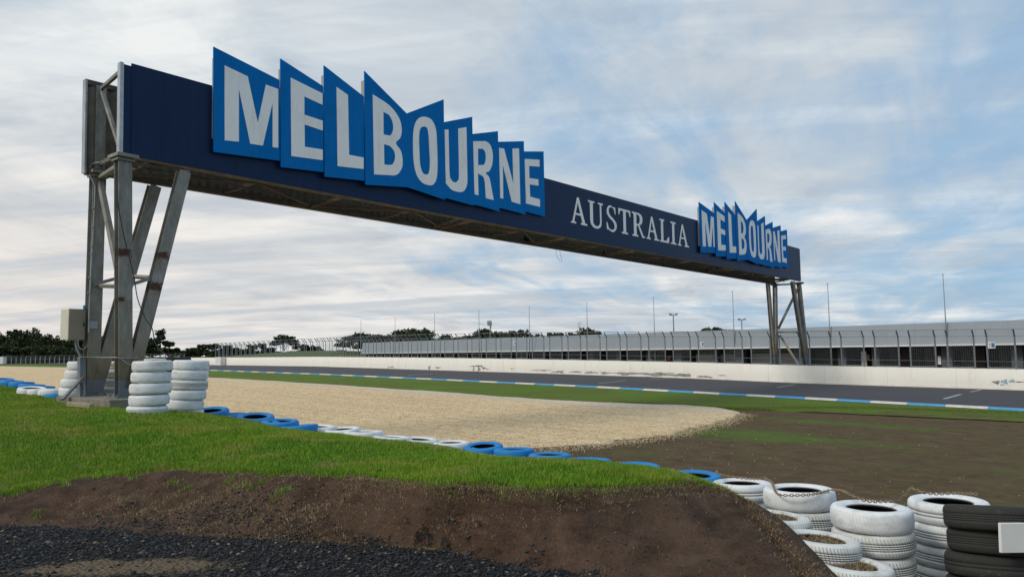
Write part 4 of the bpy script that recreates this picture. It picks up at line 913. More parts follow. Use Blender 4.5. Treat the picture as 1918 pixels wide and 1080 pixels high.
# AUSTRALIA, serif capitals on the navy panel
def serif(ch):
    s_ = .055                              # serif height
    L_ = {
     'A': [[(0, 0), (0, s_), (.09, .07), (.40, 1.0), (.50, 1.0), (.86, .08), (1, s_), (1, 0), (.60, 0), (.60, s_), (.69, .08), (.60, .33), (.27, .33), (.20, .08), (.31, s_), (.31, 0)], [(.30, .40), (.58, .40), (.43, .80)]],
     'U': [[(0, 1), (.43, 1), (.43, 1 - s_), (.31, .93), (.31, .28, 'c'), (.36, .13, 'c'), (.52, .07, 'c'), (.70, .12, 'c'), (.78, .28, 'c'), (.78, .93), (.66, 1 - s_), (.66, 1), (1, 1), (1, 1 - s_), (.88, .93), (.88, .28, 'c'), (.80, .06, 'c'), (.50, -.03, 'c'), (.22, .06, 'c'), (.12, .28, 'c'), (.12, .93), (0, 1 - s_)]],
     'S': [[(.86, .98), (.90, .70), (.83, .70), (.74, .88, 'c'), (.50, .955, 'c'), (.28, .88, 'c'), (.26, .74, 'c'), (.40, .61, 'c'), (.75, .47, 'c'), (.96, .32, 'c'), (.92, .11, 'c'), (.66, -.02, 'c'), (.40, -.01, 'c'), (.16, .05), (.06, .03), (.02, .32), (.10, .32), (.22, .12, 'c'), (.50, .05, 'c'), (.74, .12, 'c'), (.77, .26, 'c'), (.62, .39, 'c'), (.26, .53, 'c'), (.07, .70, 'c'), (.14, .91, 'c'), (.40, 1.02, 'c'), (.70, .97)]],
     'T': [[(0, 1), (1, 1), (1, .74), (.94, .74), (.86, .92), (.61, .92), (.61, .08), (.76, s_), (.76, 0), (.24, 0), (.24, s_), (.39, .08), (.39, .92), (.14, .92), (.06, .74), (0, .74)]],
     'R': [[(0, 1), (.52, 1, 'c'), (.78, .90, 'c'), (.82, .72, 'c'), (.74, .56, 'c'), (.58, .49, 'c'), (.70, .32), (.88, .07), (1, s_), (1, 0), (.78, 0), (.46, .46), (.34, .46), (.34, .08), (.46, s_), (.46, 0), (0, 0), (0, s_), (.13, .08), (.13, .92), (0, 1 - s_)], [(.34, .93), (.50, .92, 'c'), (.60, .82, 'c'), (.60, .66, 'c'), (.50, .54, 'c'), (.34, .53)]],
     'L': [[(0, 1), (.52, 1), (.52, 1 - s_), (.38, .92), (.38, .08), (.68, .08), (.90, .27), (1, .27), (.96, 0), (0, 0), (0, s_), (.14, .08), (.14, .92), (0, 1 - s_)]],
     'I': [[(0, 1), (1, 1), (1, 1 - s_), (.70, .92), (.70, .08), (1, s_), (1, 0), (0, 0), (0, s_), (.30, .08), (.30, .92), (0, 1 - s_)]]}
    return L_[ch]
ZA = lambda X, Y: (1040 + X * .146, 360 + Y * .146)
for ch, x0, x1 in (('A', 200, 410), ('U', 425, 617), ('S', 655, 792), ('T', 815, 967), ('R', 988, 1150), ('A', 1172, 1330), ('L', 1342, 1462), ('I', 1482, 1552), ('A', 1572, 1714)):
    u0 = guv(*ZA(x0, 383 + .2085 * (x0 - 200)), 0)[0]; u1 = guv(*ZA(x1, 383 + .2085 * (x1 - 200)), 0)[0]; v0, v1 = .575, 1.60
    loops = [[(u0 + (u1 - u0) * a, v0 + (v1 - v0) * b) for a, b in smooth_loop(lp)] for lp in serif(ch)]
    link('panel_letter', fill_mesh('panel_letter', loops, .008, lambda a, b, z_: G(a, b, .006 + z_)), M_letter, gan)

# hanging cable, conduit, cabinet
def curve_pts(pts, n=8):
    P = [Vector(p) for p in pts]; out_ = []
    for i in range(len(P) - 1):
        p0, p1, p2, p3 = P[max(i - 1, 0)], P[i], P[i + 1], P[min(i + 2, len(P) - 1)]
        for k in range(n):
            t = k / n; out_.append(.5 * ((2 * p1) + (-p0 + p2) * t + (2 * p0 - 5 * p1 + 4 * p2 - p3) * t * t + (-p0 + 3 * p1 - 3 * p2 + p3) * t ** 3))
    return out_ + [P[-1]]
mb = MB(); mb.tube(curve_pts([GP(x, y, o_) for x, y, o_ in ((216, 320, -.05), (219, 360, .1), (224, 400, .12), (234, 450, .12), (244, 490, .12), (252, 525, .15), (258, 560, .15), (272, 595, .3), (285, 615, .4), (290, 640, .5), (300, 655, .8), (318, 668, 1.2))]), .010, 6)
mb.build('hanging_cable', M_black, gan, smooth=True)
mb = MB(); mb.tube(curve_pts([GP(x, y, RO + o_) for x, y, o_ in ((188, 304, .3), (172, 308, .1), (168, 325, .1), (176, 345, .14), (178, 360, .14), (172, 480, .14), (168, 560, .14), (166, 625, .14))]), .016, 7)
for y in (390, 425, 460, 475, 520, 548):
    q = GP(177 - (y - 360) * .053, y, RO + .15); mb.frame(q, GG * .03, GN * .012, (0, 0, .012))
mb.build('conduit', M_pvc, gan, smooth=True)
mb = MB(); c = GP(174, 608, RO + .13); mb.frame(c, GG * .10, GN * .004, (0, 0, .085)); mb.build('label_plate', M_pvc, gan)
cb0 = GP(144, 607, RO + .02); cab = empty('control_cabinet', cb0 - Vector((0, 0, .34)), 'beige metal electrical cabinet mounted at the left of the rear gantry leg', 'cabinet')
mb = MB(); mb.frame(cb0 - GN * .22, GG * .175, GN * .21, (0, 0, .34)); mb.build('body', M_boxw, cab, bevel=.01)
mb = MB(); mb.frame(cb0 + GN * .004, GG * .17, GN * .012, (0, 0, .335)); mb.build('door', M_box, cab, bevel=.005)
mb = MB(); mb.frame(cb0 + GG * .13 + GN * .02, GG * .01, GN * .012, (0, 0, .04)); mb.build('handle', M_black, cab)
mb = MB(); mb.tube([cb0 + GG * .15 + Vector((0, 0, .33)), cb0 + GG * .15 + Vector((0, 0, .42))], .035, 8); mb.build('conduit_gland', M_sblue, cab)
mb = MB(); mb.tube(curve_pts([GP(x, y, RO - .02) for x, y in ((141, 634), (143, 650), (148, 662), (153, 672))]), .022, 7); mb.tube(curve_pts([GP(x, y, RO + .03) for x, y in ((146, 634), (147, 648), (155, 654), (164, 645), (166, 628))]), .014, 7)
mb.build('conduit', M_pvc, cab, smooth=True)
st = empty('cable_riser', GP(152, 740, RO), 'narrow grey cable riser box standing on the slab below the cabinet', 'cable riser')
mb = MB(); mb.bar(GP(153, 744, RO + .05), GP(153, 668, RO + .05), .13, .14, GG); mb.build('casing', plain('blue_grey_casing', (.16, .19, .22), .6), st, bevel=.008)
mb = MB(); mb.bar(GP(117, 748, RO + .3), GP(156, 705, RO + .12), .12, .04, GN); mb.build('angle_brace', M_steel, st)
mb = MB(); mb.tube(curve_pts([GP(x, y, RO + .14) for x, y in ((158, 742), (158, 725), (154, 715), (150, 716))]), .02, 7); mb.build('hose', M_pvc, st, smooth=True)
# chain and cable tied round the legs
mb = MB(); mb.tube(curve_pts([GP(x, y, o_) for x, y, o_ in ((150, 668, RO + .16), (190, 669, RO + .4), (214, 669, .06), (230, 670, .07), (250, 670, .07), (258, 668, .05))]), .012, 6)
mb.tube(curve_pts([GP(x, y, o_) for x, y, o_ in ((224, 669, .08), (232, 676, .1), (242, 682, .12), (252, 683, .14), (262, 680, .3))]), .012, 6); o = mb.build('tie_cable', M_pvc, smooth=True)
setp(o, 'thin grey cable tied round the near gantry legs at knee height above the tyres', 'cable')
# concrete slab
sc_ = (GP(231.5, 743, -.08) + GP(171, 740, RO)) / 2; sl = MB(); ztop = sc_.z - .012
sl.frame((sc_.x + .10, sc_.y + .02, ztop - .14), GG * .62, GN * 1.32, (0, 0, .14)); o = sl.build('concrete_slab', M_conc, bevel=.015)
setp(o, 'rough concrete footing slab under the near gantry tower', 'slab')
p1, p2 = atY(128, 756, 15.3), atY(172, 760, 15.0); sl = MB(); sl.bar(p1, p2, .09, .10); o = sl.build('timber_baulk', plain('weathered_timber', (.30, .26, .17), .9, var=.3, sc=12), bevel=.01)
setp(o, 'weathered timber baulk lying in front of the concrete slab', 'timber')

# ------------------------------------------------------------ tyres
def tyre_mesh(nseg=56, grooves=3):
    hole = .205; pr = []        # (radius, z, groove flag, inside flag) around the section
    pr += [(hole, -.058, 0, 1), (hole + .018, -.078, 0, 0), (.265, -.0975, 0, 0), (.312, -.097, 0, 0), (.337, -.089, 0, 0), (.350, -.073, 0, 0), (.3560, -.048, 0, 0)]
    if grooves:
        for z_ in np.linspace(-.046, .046, grooves + 2)[1:-1]:
            rr = .3595 - .0035 * abs(z_) / .05; h = .0022
            pr += [(rr, z_ - h - .002, 0, 0), (rr - .006, z_ - h, 1, 0), (rr - .006, z_ + h, 1, 0), (rr, z_ + h + .002, 0, 0)]
    else: pr += [(.3585, -.02, 0, 0), (.3585, .02, 0, 0)]
    pr += [(.3560, .048, 0, 0), (.350, .073, 0, 0), (.337, .089, 0, 0), (.312, .097, 0, 0), (.265, .0975, 0, 0), (hole + .018, .078, 0, 0), (hole, .058, 0, 1), (hole + .02, .045, 0, 1), (.30, .035, 0, 1), (.30, -.035, 0, 1), (hole + .02, -.045, 0, 1)]
    m = len(pr); a = np.linspace(0, 2 * np.pi, nseg, endpoint=False); P = np.array(pr)
    v = np.stack([np.outer(np.cos(a), P[:, 0]), np.outer(np.sin(a), P[:, 0]), np.tile(P[:, 1], (nseg, 1))], -1).reshape(-1, 3)
    f = [(i * m + j, ((i + 1) % nseg) * m + j, ((i + 1) % nseg) * m + (j + 1) % m, i * m + (j + 1) % m) for i in range(nseg) for j in range(m)]
    me = me_np('tyre', v, np.array(f)); fattr(me, 'groove', np.tile(P[:, 2], nseg)); fattr(me, 'inside', np.tile(P[:, 3], nseg))
    me.polygons.foreach_set('use_smooth', [True] * len(me.polygons)); return me
_tm = {}
def tyre(P, col, lab, grp, scale=1.0, tilt=(0, 0), mat_=None, grooves=3, wobble=True):
    mt = mat_ or {'w': M_tw, 's': M_tws, 'b': M_tb, 'k': M_tk}[col]; key = (mt.name, grooves)
    if key not in _tm:
        me = tyre_mesh(grooves=grooves); me.materials.append(mt); _tm[key] = me
    o = bpy.data.objects.new('tyre', _tm[key]); C.objects.link(o); o.location = P
    o.rotation_mode = 'ZYX'; o.rotation_euler = (tilt[0], tilt[1], random.uniform(0, 6.28)); sc = scale * (random.uniform(.97, 1.02) if wobble else 1); o.scale = (sc, sc, scale)
    return setp(o, lab, 'tyre', grp)
ORD = ['topmost', 'second', 'third', 'fourth', 'fifth', 'sixth', 'lowest']
def stack(Pt, n, cols, where, grp, lean=(0, 0), th=.2, jit=.015, tilt=(0, 0), grv=None, scale=1.0, bottom=None):
    names = {'w': 'white', 's': 'smooth white', 'b': 'blue', 'k': 'black'}
    for i in range(n):
        c = cols[i % len(cols)]; P = Pt + Vector((lean[0] * i + random.uniform(-jit, jit), lean[1] * i + random.uniform(-jit, jit), -th / 2 - th * i))
        nm = ORD[i] if i < n - 1 else 'lowest'
        tyre(P, c, '%s %s tyre of %s' % (nm, names[c], where), grp, scale, (tilt[0] + random.uniform(-.015, .015), tilt[1] + random.uniform(-.015, .015)), grooves=(grv[i] if grv else {'s': 0, 'w': 4, 'k': 4}.get(c, 3)))
G1 = 'tyres stacked round the near gantry tower'
def topc(x, y, d): return atY(x, y, d)
stack(atY(287, 674.5, 13.9), 5, 'sssss', 'the wider front stack beside the near gantry leg', G1, (-.018, 0), .2, .012, grv=[0, 0, 0, 0, 3], scale=.96)
stack(atY(358, 674, 14.9), 6, 'sswsss', 'the leaning stack right of the front stack', G1, (-.016, -.01), .187, .02, tilt=(0, .05), scale=.94, grv=[0, 0, 4, 0, 0, 0])
stack(atY(157, 676, 17.9), 5, 'sssss', 'the stack left of the rear gantry leg', G1, (-.045, 0), .2, .02)
stack(atY(222, 676, 18.8), 5, 'wwwww', 'the stack seen between the gantry legs', G1, (-.02, 0), .2, .03)
stack(atY(205, 672, 20.3), 5, 'kkkkk', 'the black stack glimpsed behind the gantry legs', G1, (-.02, 0), .2, .05)
stack(atY(328, 668, 17.6), 5, 'kkkkk', 'the black stack behind the white stacks', G1, (0, 0), .2, .06)
stack(atY(288, 671, 17.3), 4, 'wwww', 'the hidden stack right behind the front stack', G1, (0, 0), .2, .04)
GR = 'half buried tyres lining the grass bank'
cnt = {}
rowlabs = ['blue tyre standing tilted right beside the leaning white stack', 'flat blue tyre second along from the white stacks', 'highest blue tyre of the group near the white stacks', 'blue tyre fourth along from the white stacks', 'low blue tyre just before the white run begins',
           'first white tyre after the blue group near the stacks', 'second white tyre of the run across the gravel edge', 'white tyre with a dark slit third in the run', 'low white tyre in the middle of the white run', 'white tyre last but one of the white run', 'last white tyre of the run beside a raised blue one',
           'raised blue tyre with dark opening starting the blue run', 'second blue tyre of the run along the grass edge', 'third blue tyre of the run along the grass edge', 'fourth blue tyre of the run along the grass edge', 'blue tyre almost hidden by long grass', 'last blue tyre touching the white stacks at the mound']
for i, ((x, y, d, c), P) in enumerate(zip(ROW, rowp)):
    hi = i in (0, 11, 2)
    tyre(P + Vector((0, 0, -.085 + (.03 if 12 <= i <= 15 else 0))), {'w': 's'}.get(c, c), rowlabs[i], GR, 1.0, (random.uniform(-.05, .05) + (.10 if hi else 0), random.uniform(-.07, .07)), grooves=0)
    # a second tyre beneath, showing through gaps
for i, (x, y, d, c) in enumerate([(492, 787, 14.6, 'b'), (868, 838, 13.7, 'b'), (757, 819, 14.5, 'w')]):
    tyre(atY(x, y, d) + Vector((0, 0, -.13)), {'w': 's'}.get(c, c), ['lower blue tyre wedged in front of the highest blue one', 'half buried blue tyre between the last white and the raised blue one', 'white tyre wedged behind the low white one'][i], GR, 1.0, (.1, .12), grooves=0)
llabs = ['blue tyre outside the left edge of the photo', 'blue tyre cut by the left edge of the photo', 'second blue tyre from the left edge', 'third blue tyre from the left edge', 'fourth blue tyre from the left edge', 'last blue tyre of the far left run', 'white tyre lying in front of the far left blue run', 'middle white tyre before the near gantry slab', 'white tyre nearest the near gantry slab', 'blue tyre poking out beside the slab brace']
for i, ((x, y, d, c), P) in enumerate(zip(LROW, lrowp)):
    if i == 0: continue
    tyre(P + Vector((0, 0, -.05)), {'w': 's'}.get(c, c), llabs[i], GR, 1.0, (random.uniform(-.1, .1), random.uniform(-.1, .1)), grooves=0)
GS = 'tyre stacks at the right foreground'
stack(atY(1389, 901, 9.5), 2, 'ss', 'the white stack touching the end of the mound', GS, (0, 0), .2, .02, grv=[2, 3])
stack(atY(1500, 913, 8.25), 4, 'swww', 'the white stack second from the mound', GS, (0, 0), .2, .02, grv=[0, 4, 4, 4])
stack(atY(1631, 946, 7.15), 4, 'swww', 'the big white stack with the rusty chain across its hole', GS, (0, .0), .2, .012, grv=[0, 4, 4, 4])
stack(atY(1777, 934, 7.55), 5, 'ssss', 'the white stack half behind the black one', GS, (0, 0), .2, .012, grv=[2, 3, 3, 3, 3])
stack(atY(1858, 946, 6.6), 5, 'kkkkk', 'the black stack at the right edge', GS, (.012, .034), .2, .012, tilt=(-.15, .05), grv=[4, 4, 2, 2, 2])
small = [(1450, 963, 7.35, 'small white tyre filled with straw at the top of the buried run'), (1534, 1005, 6.75, 'white tyre filled with soil in the middle of the buried run'), (1591, 1053, 6.35, 'white tyre with torn rim at the bottom of the buried run')]
for i, (x, y, d, lab) in enumerate(small):
    tyre(atY(x, y, d) + Vector((0, 0, -.09)), 'w', lab, GS, .95 if i else .9, (.0, .07), grooves=4)
# white plate on the black stack
pc = atY(1899, 1006, 6.22); mb = MB(); mb.frame(pc, (.125, .02, -.005), (.004, -.012, 0), (.003, 0, .115)); o = mb.build('white_plate', M_white, bevel=.004)
setp(o, 'blank white plate fixed to the black tyre stack at the right edge', 'plate')
# soil inside the buried tyres
# chains
def chain(pts, lab, r=.011, ll=.040):
    P = curve_pts(pts, 14); d = [0]
    for a, b in zip(P[:-1], P[1:]): d.append(d[-1] + (b - a).length)
    n = max(3, int(d[-1] / (ll * .72))); mb = MB(); da = np.array(d)
    arr = np.array([tuple(p) for p in P])
    for i in range(n):
        t = d[-1] * (i + .5) / n; c = Vector([np.interp(t, da, arr[:, k]) for k in range(3)]); c2 = Vector([np.interp(t + .01, da, arr[:, k]) for k in range(3)])
        dr = (c2 - c).normalized() if (c2 - c).length > 1e-5 else Vector((1, 0, 0)); up = Vector((0, 0, 1)); a = dr.cross(up).normalized(); b = dr.cross(a)
        sd_ = a if i % 2 else b
        loop = [c + dr * math.cos(q) * ll * .5 + sd_ * math.sin(q) * ll * .30 for q in np.linspace(0, 2 * math.pi, 9)]
        mb.tube(loop, ll * .11, 4)
    o = mb.build('chain', M_chain, smooth=True); return setp(o, lab, 'chain', 'rusty chains tying the tyre stacks')
M_chain = plain('rusty_chain_steel', (.30, .22, .15), .8, .2, var=.5, sc=25)
chain([atY(*p) for p in ((1432, 896, 8.9), (1446, 903, 8.45), (1455, 923, 8.0), (1478, 927, 7.86), (1520, 925, 7.86), (1556, 917, 8.0), (1568, 917, 7.8))], 'chain draped round the front of the second white stack')
chain([atY(*p) for p in ((1568, 917, 7.75), (1582, 920, 7.35), (1606, 932, 7.12), (1632, 938, 7.1), (1662, 938, 7.15), (1678, 937, 7.2), (1692, 929, 7.35), (1706, 913, 7.5))], 'rusty chain sagging across the hole of the big white stack')
chain([atY(*p) for p in ((1706, 913, 7.5), (1728, 921, 7.4), (1755, 924, 7.4), (1780, 923, 7.4), (1800, 923, 7.2), (1830, 925, 7.0))], 'chain running over the white stack into the black one')
chain([atY(*p) for p in ((1342, 881, 9.75), (1350, 888, 9.5), (1405, 896, 9.2), (1436, 894, 8.95))], 'chain across the white stack touching the mound')

# ------------------------------------------------------------ grass, straw and stones (nobody could count them)
def scatter(n, fn):                        # picture-space free sampling: uniform over area with weight
    return fn(n)
def blades(name, x, y, z, h, w_, mt, lean=.5, seed=1):
    r = np.random.default_rng(seed); n = len(x); a = r.uniform(0, 2 * np.pi, n); dx, dy = np.cos(a), np.sin(a)
    b = r.uniform(0, 2 * np.pi, n); ln = r.uniform(.05, lean, n) * h; lx, ly = np.cos(b) * ln, np.sin(b) * ln
    v = np.empty((n, 5, 3)); 
    v[:, 0] = np.c_[x - dx * w_ / 2, y - dy * w_ / 2, z - .01]; v[:, 1] = np.c_[x + dx * w_ / 2, y + dy * w_ / 2, z - .01]
    v[:, 2] = np.c_[x + lx * .35 + dx * w_ * .38, y + ly * .35 + dy * w_ * .38, z + h * .55]; v[:, 3] = np.c_[x + lx * .35 - dx * w_ * .38, y + ly * .35 - dy * w_ * .38, z + h * .55]
    v[:, 4] = np.c_[x + lx, y + ly, z + h]
    i = np.arange(n)[:, None] * 5; f = np.concatenate([i + [0, 1, 2], i + [0, 2, 3], i + [3, 2, 4]])
    return link(name, me_np(name, v.reshape(-1, 3), f), mt, smooth=False)
def m_grass(N, b):
    g = N.n('ShaderNodeNewGeometry'); r = g.outputs['Random Per Island']; P = g.outputs['Position']
    c = N.ramp(r, [(0, (.060, .155, .008)), (.5, (.115, .275, .012)), (.9, (.19, .37, .024)), (1, (.40, .36, .12))])
    big = N.ramp(N.noise(P, .55, 4, .6, .5), [(.38, 0), (.62, .55)])
    c = N.mix(big, c, (.24, .34, .020)); c = N.mix(N.ramp(N.noise(N.scale(P, (.6, 1.4, 1)), .9, 5, .65, .8), [(.50, 0), (.64, .75)]), c, (.34, .34, .06)); c = N.mix(N.ramp(N.noise(P, 1.7, 4, .6), [(.60, 0), (.68, .9)]), c, (.36, .29, .13))
    c = N.mix(N.ramp(N.noise(P, 4.5, 3, .6), [(.30, .5), (.45, 0)]), c, (.050, .13, .010))
    b.inputs['Transmission Weight'].default_value = 0
    return c
M_grass = mat('grass_blades', m_grass, .75, spec=.25)
def m_straw(N, b):
    return N.ramp(N.n('ShaderNodeNewGeometry').outputs['Random Per Island'], [(0, (.10, .065, .036)), (.5, (.26, .19, .105)), (.93, (.46, .37, .22)), (1, (.15, .20, .03))])
M_straw = mat('dry_straw', m_straw, .9, spec=.15)
N_G = 470000
d = rng.uniform(5.6, 29, N_G * 2) ; d = 5.6 * (29 / 5.6) ** rng.random(N_G * 2); ax = rng.uniform(-.86, .36, N_G * 2)
x = ax * d; y = d
ds = pdist(x, y, SOD) + fbm(x, y, 5, 3) * np.where(x > -1.6, .05, .2) - np.where(x > -1.6, .06, 0); dt = pdist(x, y, T_LINE)
bare = fbm(x, y, 1.6, 4) > .62
ok = (ds > 0) & (dt < .15) & (x < 2.35) & ~bare; x, y, d, ds, dt = x[ok][:N_G], y[ok][:N_G], d[ok][:N_G], ds[ok][:N_G], dt[ok][:N_G]
slabm = (np.abs((x - sc_.x - .1) * GG.x + (y - sc_.y) * GG.y) < .64) & (np.abs((x - sc_.x - .1) * GN.x + (y - sc_.y) * GN.y) < 1.34)
x, y, d, ds = x[~slabm], y[~slabm], d[~slabm], ds[~slabm]
z = terrain(x, y)[0] + EZ
hg = rng.uniform(.022, .052, len(x)) * (1 + .35 * np.clip(fbm(x, y, 2.2, 3) * 2, -1, 1)); wg = (.0042 * (.8 + d / 16)) * rng.uniform(.7, 1.3, len(x))
o = blades('grass', x, y, z, hg, wg, M_grass, .8, 3); setp(o, 'short green grass growing on the bank', 'grass', kind='stuff')
# taller fringe along the cut edge
def along(line, n, spread, seed):
    r = np.random.default_rng(seed); p = resample(line, .02); k = r.integers(0, len(p), n); q = p[k] + r.normal(size=(n, 2)) * spread; return q[:, 0], q[:, 1]
x, y = along(SOD[2:], 14000, .05, 5); q_ = pdist(x, y, SOD) > np.where(x > -1.6, .035, -.06); x, y = x[q_], y[q_]; z = terrain(x, y)[0] + EZ
o = blades('grass_fringe', x, y, z, rng.uniform(.02, .065, len(x)), np.full(len(x), .0042), M_grass, 1.1, 6); setp(o, 'longer grass tufts hanging over the cut edge of the bank', 'grass', kind='stuff')
x, y = along(SOD[2:], 11000, .10, 8); x2, y2 = along(np.r_[near_e[-1:, :2], spur[:4, :2]], 1800, .08, 9)
c1 = np.array([[-1.7, 6.7], [-2.3, 7.1], [-.6, 6.3], [-2.9, 7.6], [-1.2, 6.9], [-3.6, 7.7]]); k = rng.integers(0, 6, 15000); x3 = c1[k, 0] + rng.normal(size=15000) * .40; y3 = c1[k, 1] + rng.normal(size=15000) * .16
x4 = rng.uniform(-6, 2.3, 2500); y4 = rng.uniform(5, 8.5, 2500)
x = np.r_[x, x2, x3, x4]; y = np.r_[y, y2, y3, y4]; df_ = pdist(x, y, F_LINE); ok = (pdist(x, y, SOD) < .16) & ((df_ > -.05)) & (pdist(x, y, T_LINE) < .2); x, y = x[ok], y[ok]
z = terrain(x, y)[0] + EZ; o = blades('straw', x, y, z, rng.uniform(.003, .026, len(x)), rng.uniform(.003, .0055, len(x)), M_straw, 3.4, 11); setp(o, 'dry straw and roots matted on the cut earth', 'straw', kind='stuff')
x, y = along(SOD[4:], 9000, .022, 31); q_ = np.abs(pdist(x, y, SOD)) < .05; x, y = x[q_], y[q_]; z = terrain(x, y)[0] + EZ
o = blades('hanging_roots', x, y, z + .012, -rng.uniform(.01, .07, len(x)) * (rng.random(len(x)) ** 1.5), np.full(len(x), .004), M_straw, 1.2, 32); setp(o, 'dead roots and dry grass hanging from the lip of the cut', 'roots', kind='stuff')
tx = px([(120, 925, -1.42), (180, 905, -1.38), (322, 905, -1.30), (345, 912, -1.32), (430, 892, -1.22), (455, 900, -1.24), (470, 905, -1.24), (490, 893, -1.2), (540, 905, -1.2), (250, 912, -1.36), (66, 958, -1.5), (610, 900, -1.2), (520, 915, -1.24)]); n = 650; k = rng.integers(0, len(tx), n); x = tx[k, 0] + rng.normal(size=n) * .035; y = tx[k, 1] + rng.normal(size=n) * .035; z = terrain(x, y)[0] + EZ
o = blades('grass_tuft', x, y, z, rng.uniform(.015, .06, n), np.full(n, .005), M_grass, 1.0, 33); setp(o, 'small green tufts sprouting on the bare earth below the turf', 'grass', kind='stuff')
# straw and soil in the buried tyres
x = []; y = []; z = []
for (sx_, sy_, sd_, _) in small:
    P = atY(sx_, sy_, sd_); n = 900; a = rng.uniform(0, 6.28, n); q = .2 * np.sqrt(rng.random(n)); x += list(P.x + np.cos(a) * q); y += list(P.y + np.sin(a) * q); z += list(P.z - .05 + rng.uniform(-.02, .02, n))
x = np.array(x); y = np.array(y); z = np.array(z)
o = blades('straw_fill', x, y, z, rng.uniform(.01, .05, len(x)), np.full(len(x), .004), M_straw, 3.0, 12); setp(o, 'straw lying in the half buried tyres', 'straw', kind='stuff')
for (sx_, sy_, sd_, _) in small:
    P = atY(sx_, sy_, sd_); mb = MB(); n = 20; vs = [(P.x, P.y, P.z - .02)]
    for k in range(n): a = 2 * math.pi * k / n; vs.append((P.x + .25 * math.cos(a), P.y + .25 * math.sin(a), P.z - .07 + .02 * math.sin(3 * a)))
    mb.add(vs, [(0, 1 + k, 1 + (k + 1) % n) for k in range(n)]); o = mb.build('soil_fill', plain('loose_soil', (.07, .05, .035), .95), smooth=True)
    setp(o, kind='stuff'); o['label'] = 'loose soil filling the ' + _
def stones(name, x, y, z, s_, mt, seed, flat=.55):
    r = np.random.default_rng(seed); n = len(x)
    base = np.array([[1, 0, 0], [.35, .9, 0], [-.8, .6, 0], [-.8, -.6, 0], [.35, -.95, 0], [0, 0, 1], [0, 0, -1]], float)
    fc = np.array([[0, 1, 5], [1, 2, 5], [2, 3, 5], [3, 4, 5], [4, 0, 5], [1, 0, 6], [2, 1, 6], [3, 2, 6], [4, 3, 6], [0, 4, 6]])
    v = base[None] * (1 + r.uniform(-.5, .45, (n, 7, 1))); v[:, :, 2] *= flat; v[:, :5, 2] += r.uniform(-.25, .25, (n, 5))
    a = r.uniform(0, 6.28, n); ca, sa = np.cos(a)[:, None], np.sin(a)[:, None]; t = r.uniform(-.5, .5, n)[:, None]
    X_ = v[..., 0] * ca - v[..., 1] * sa; Y_ = v[..., 0] * sa + v[..., 1] * ca; Z_ = v[..., 2] + X_ * t
    v = np.stack([X_ * s_[:, None] + x[:, None], Y_ * s_[:, None] + y[:, None], Z_ * s_[:, None] + z[:, None]], -1)
    f = (np.arange(n)[:, None, None] * 7 + fc[None]).reshape(-1, 3)
    return link(name, me_np(name, v.reshape(-1, 3), f), mt)
M_stone = mat('dark_basalt', lambda N, b: N.ramp(N.n('ShaderNodeNewGeometry').outputs['Random Per Island'], [(0, (.007, .0075, .009)), (.5, (.018, .020, .023)), (.85, (.036, .039, .045)), (.955, (.085, .09, .10)), (.965, (.11, .08, .045)), (1, (.24, .19, .13))]), .75, spec=.35)
n = 60000; x = rng.uniform(-6.5, 2.2, n); y = rng.uniform(4.2, 8.2, n); df_ = pdist(x, y, F_LINE) + fbm(x, y, 2.5, 4) * .5
tanm = np.exp(-((x - tp.x) / .9) ** 2 - ((y - tp.y) / .28) ** 2) + fbm(x, y, 4, 3) * .4
ok = (df_ < .05) & ((tanm < .45) | (rng.random(n) < .08)); x, y = x[ok], y[ok]
z = terrain(x, y)[0] + EZ; s_ = .004 + .020 * rng.random(len(x)) ** 3.2; s_[rng.random(len(x)) < .012] *= 1.9
o = stones('loose_stone', x, y, z + .003, s_, M_stone, 21); setp(o, 'dark broken stones covering the service road', 'stones', kind='stuff')
c2 = px([(330, 965, -1.45), (440, 945, -1.38), (400, 955, -1.42), (230, 970, -1.47), (480, 950, -1.36), (520, 975, -1.4)]); n = 1500; k = rng.integers(0, 6, n)
x = c2[k, 0] + rng.normal(size=n) * .28; y = c2[k, 1] + rng.normal(size=n) * .16; ok = (pdist(x, y, SOD) < -.1); x, y = x[ok], y[ok]; z = terrain(x, y)[0] + EZ
o = stones('spilled_stone', x, y, z + .003, .005 + .014 * rng.random(len(x)) ** 2, M_stone, 22); setp(o, 'dark stones spilled up the bare earth slope', 'stones', kind='stuff')
n = 2600; x = rng.uniform(-6, 2.3, n); y = rng.uniform(4.6, 8.2, n); ok = (pdist(x, y, F_LINE) > 0) & (pdist(x, y, SOD) < -.05) & (pdist(x, y, T_LINE) < .3); x, y = x[ok], y[ok]; z = terrain(x, y)[0] + EZ
M_clod = plain('earth_clods', (.050, .033, .024), .95, var=.5, sc=20)
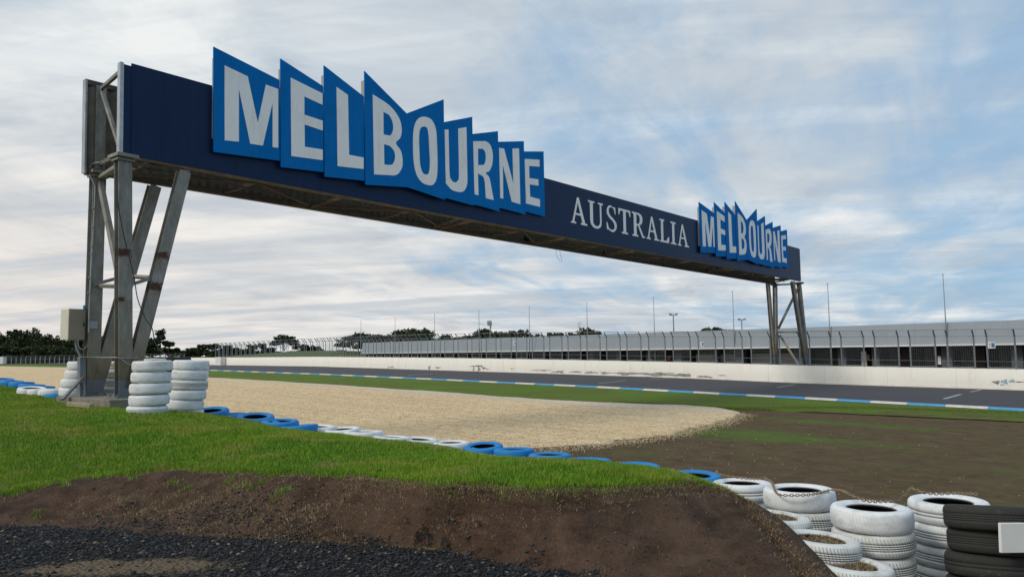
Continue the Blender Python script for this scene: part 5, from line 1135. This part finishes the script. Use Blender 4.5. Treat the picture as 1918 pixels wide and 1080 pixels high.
o = stones('earth_clod', x, y, z, .004 + .014 * rng.random(len(x)) ** 2.5, M_clod, 23, .8); setp(o, 'small clods of earth lying on the cut face', 'soil', kind='stuff')
# pale pebbles strewn on the bare run-off
n = 1500; a_ = rng.uniform(.0, .75, n); dd = 8.5 * (34 / 8.5) ** rng.random(n); x = a_ * dd; y = dd
ok = (pdist(x, y, T_LINE) > 1.0) & (rng.random(n) < np.exp(-np.abs(a_ - .25) * 4)); x, y = x[ok], y[ok]; z = zo(x, y) + EZ + .012
M_peb = plain('pale_pebbles', (.42, .36, .26), .9, var=.3, sc=30)
o = stones('pebble', x, y, z, .005 + .011 * rng.random(len(x)) ** 2, M_peb, 24, .7); setp(o, 'pale pebbles strewn over the bare run off', 'pebbles', kind='stuff')
# stray pale gravel spilled past the edge of the trap
p_ = resample(np.array(gnear[:9]), .05); n = 6000; k = rng.integers(0, len(p_), n); x = p_[k, 0] + rng.normal(size=n) * .22; y = p_[k, 1] + rng.normal(size=n) * .30
o = stones('stray_gravel', x, y, zo(x, y) + EZ + .022, .007 + .011 * rng.random(n), plain('stray_pale_gravel', (.60, .47, .31), .95, var=.3, sc=30), 25, .6); setp(o, 'pale stones strewn over the ragged edge of the gravel trap', 'stones', kind='stuff')
# ragged tufts where the verge meets bare soil and gravel
vl = resample(np.array(vnear[:9]), .05); n = 26000; k = rng.integers(0, len(vl), n); nz = rng.uniform(-1.3, 1.5, n) * (.8 + fbm(vl[k, 0], vl[k, 1], .9, 4)) * rng.random(n); x = vl[k, 0] - .64 * nz + rng.normal(size=n) * .1; y = vl[k, 1] - .77 * nz + .12
M_vt = mat('verge_tuft_blades', lambda N, b: N.ramp(N.n('ShaderNodeNewGeometry').outputs['Random Per Island'], [(0, (.06, .11, .012)), (.7, (.12, .20, .022)), (1, (.20, .20, .07))]), .9, spec=.1)
ok = (x > -14) & (x < 24); x, y = x[ok], y[ok]; o = blades('verge_tufts', x, y, zo(x, y) + EZ - .01, rng.uniform(.02, .07, len(x)), np.full(len(x), .016), M_vt, .9, 41); setp(o, 'ragged grass along the lower edge of the verge', 'grass', kind='stuff')
print('objects', len(bpy.data.objects))
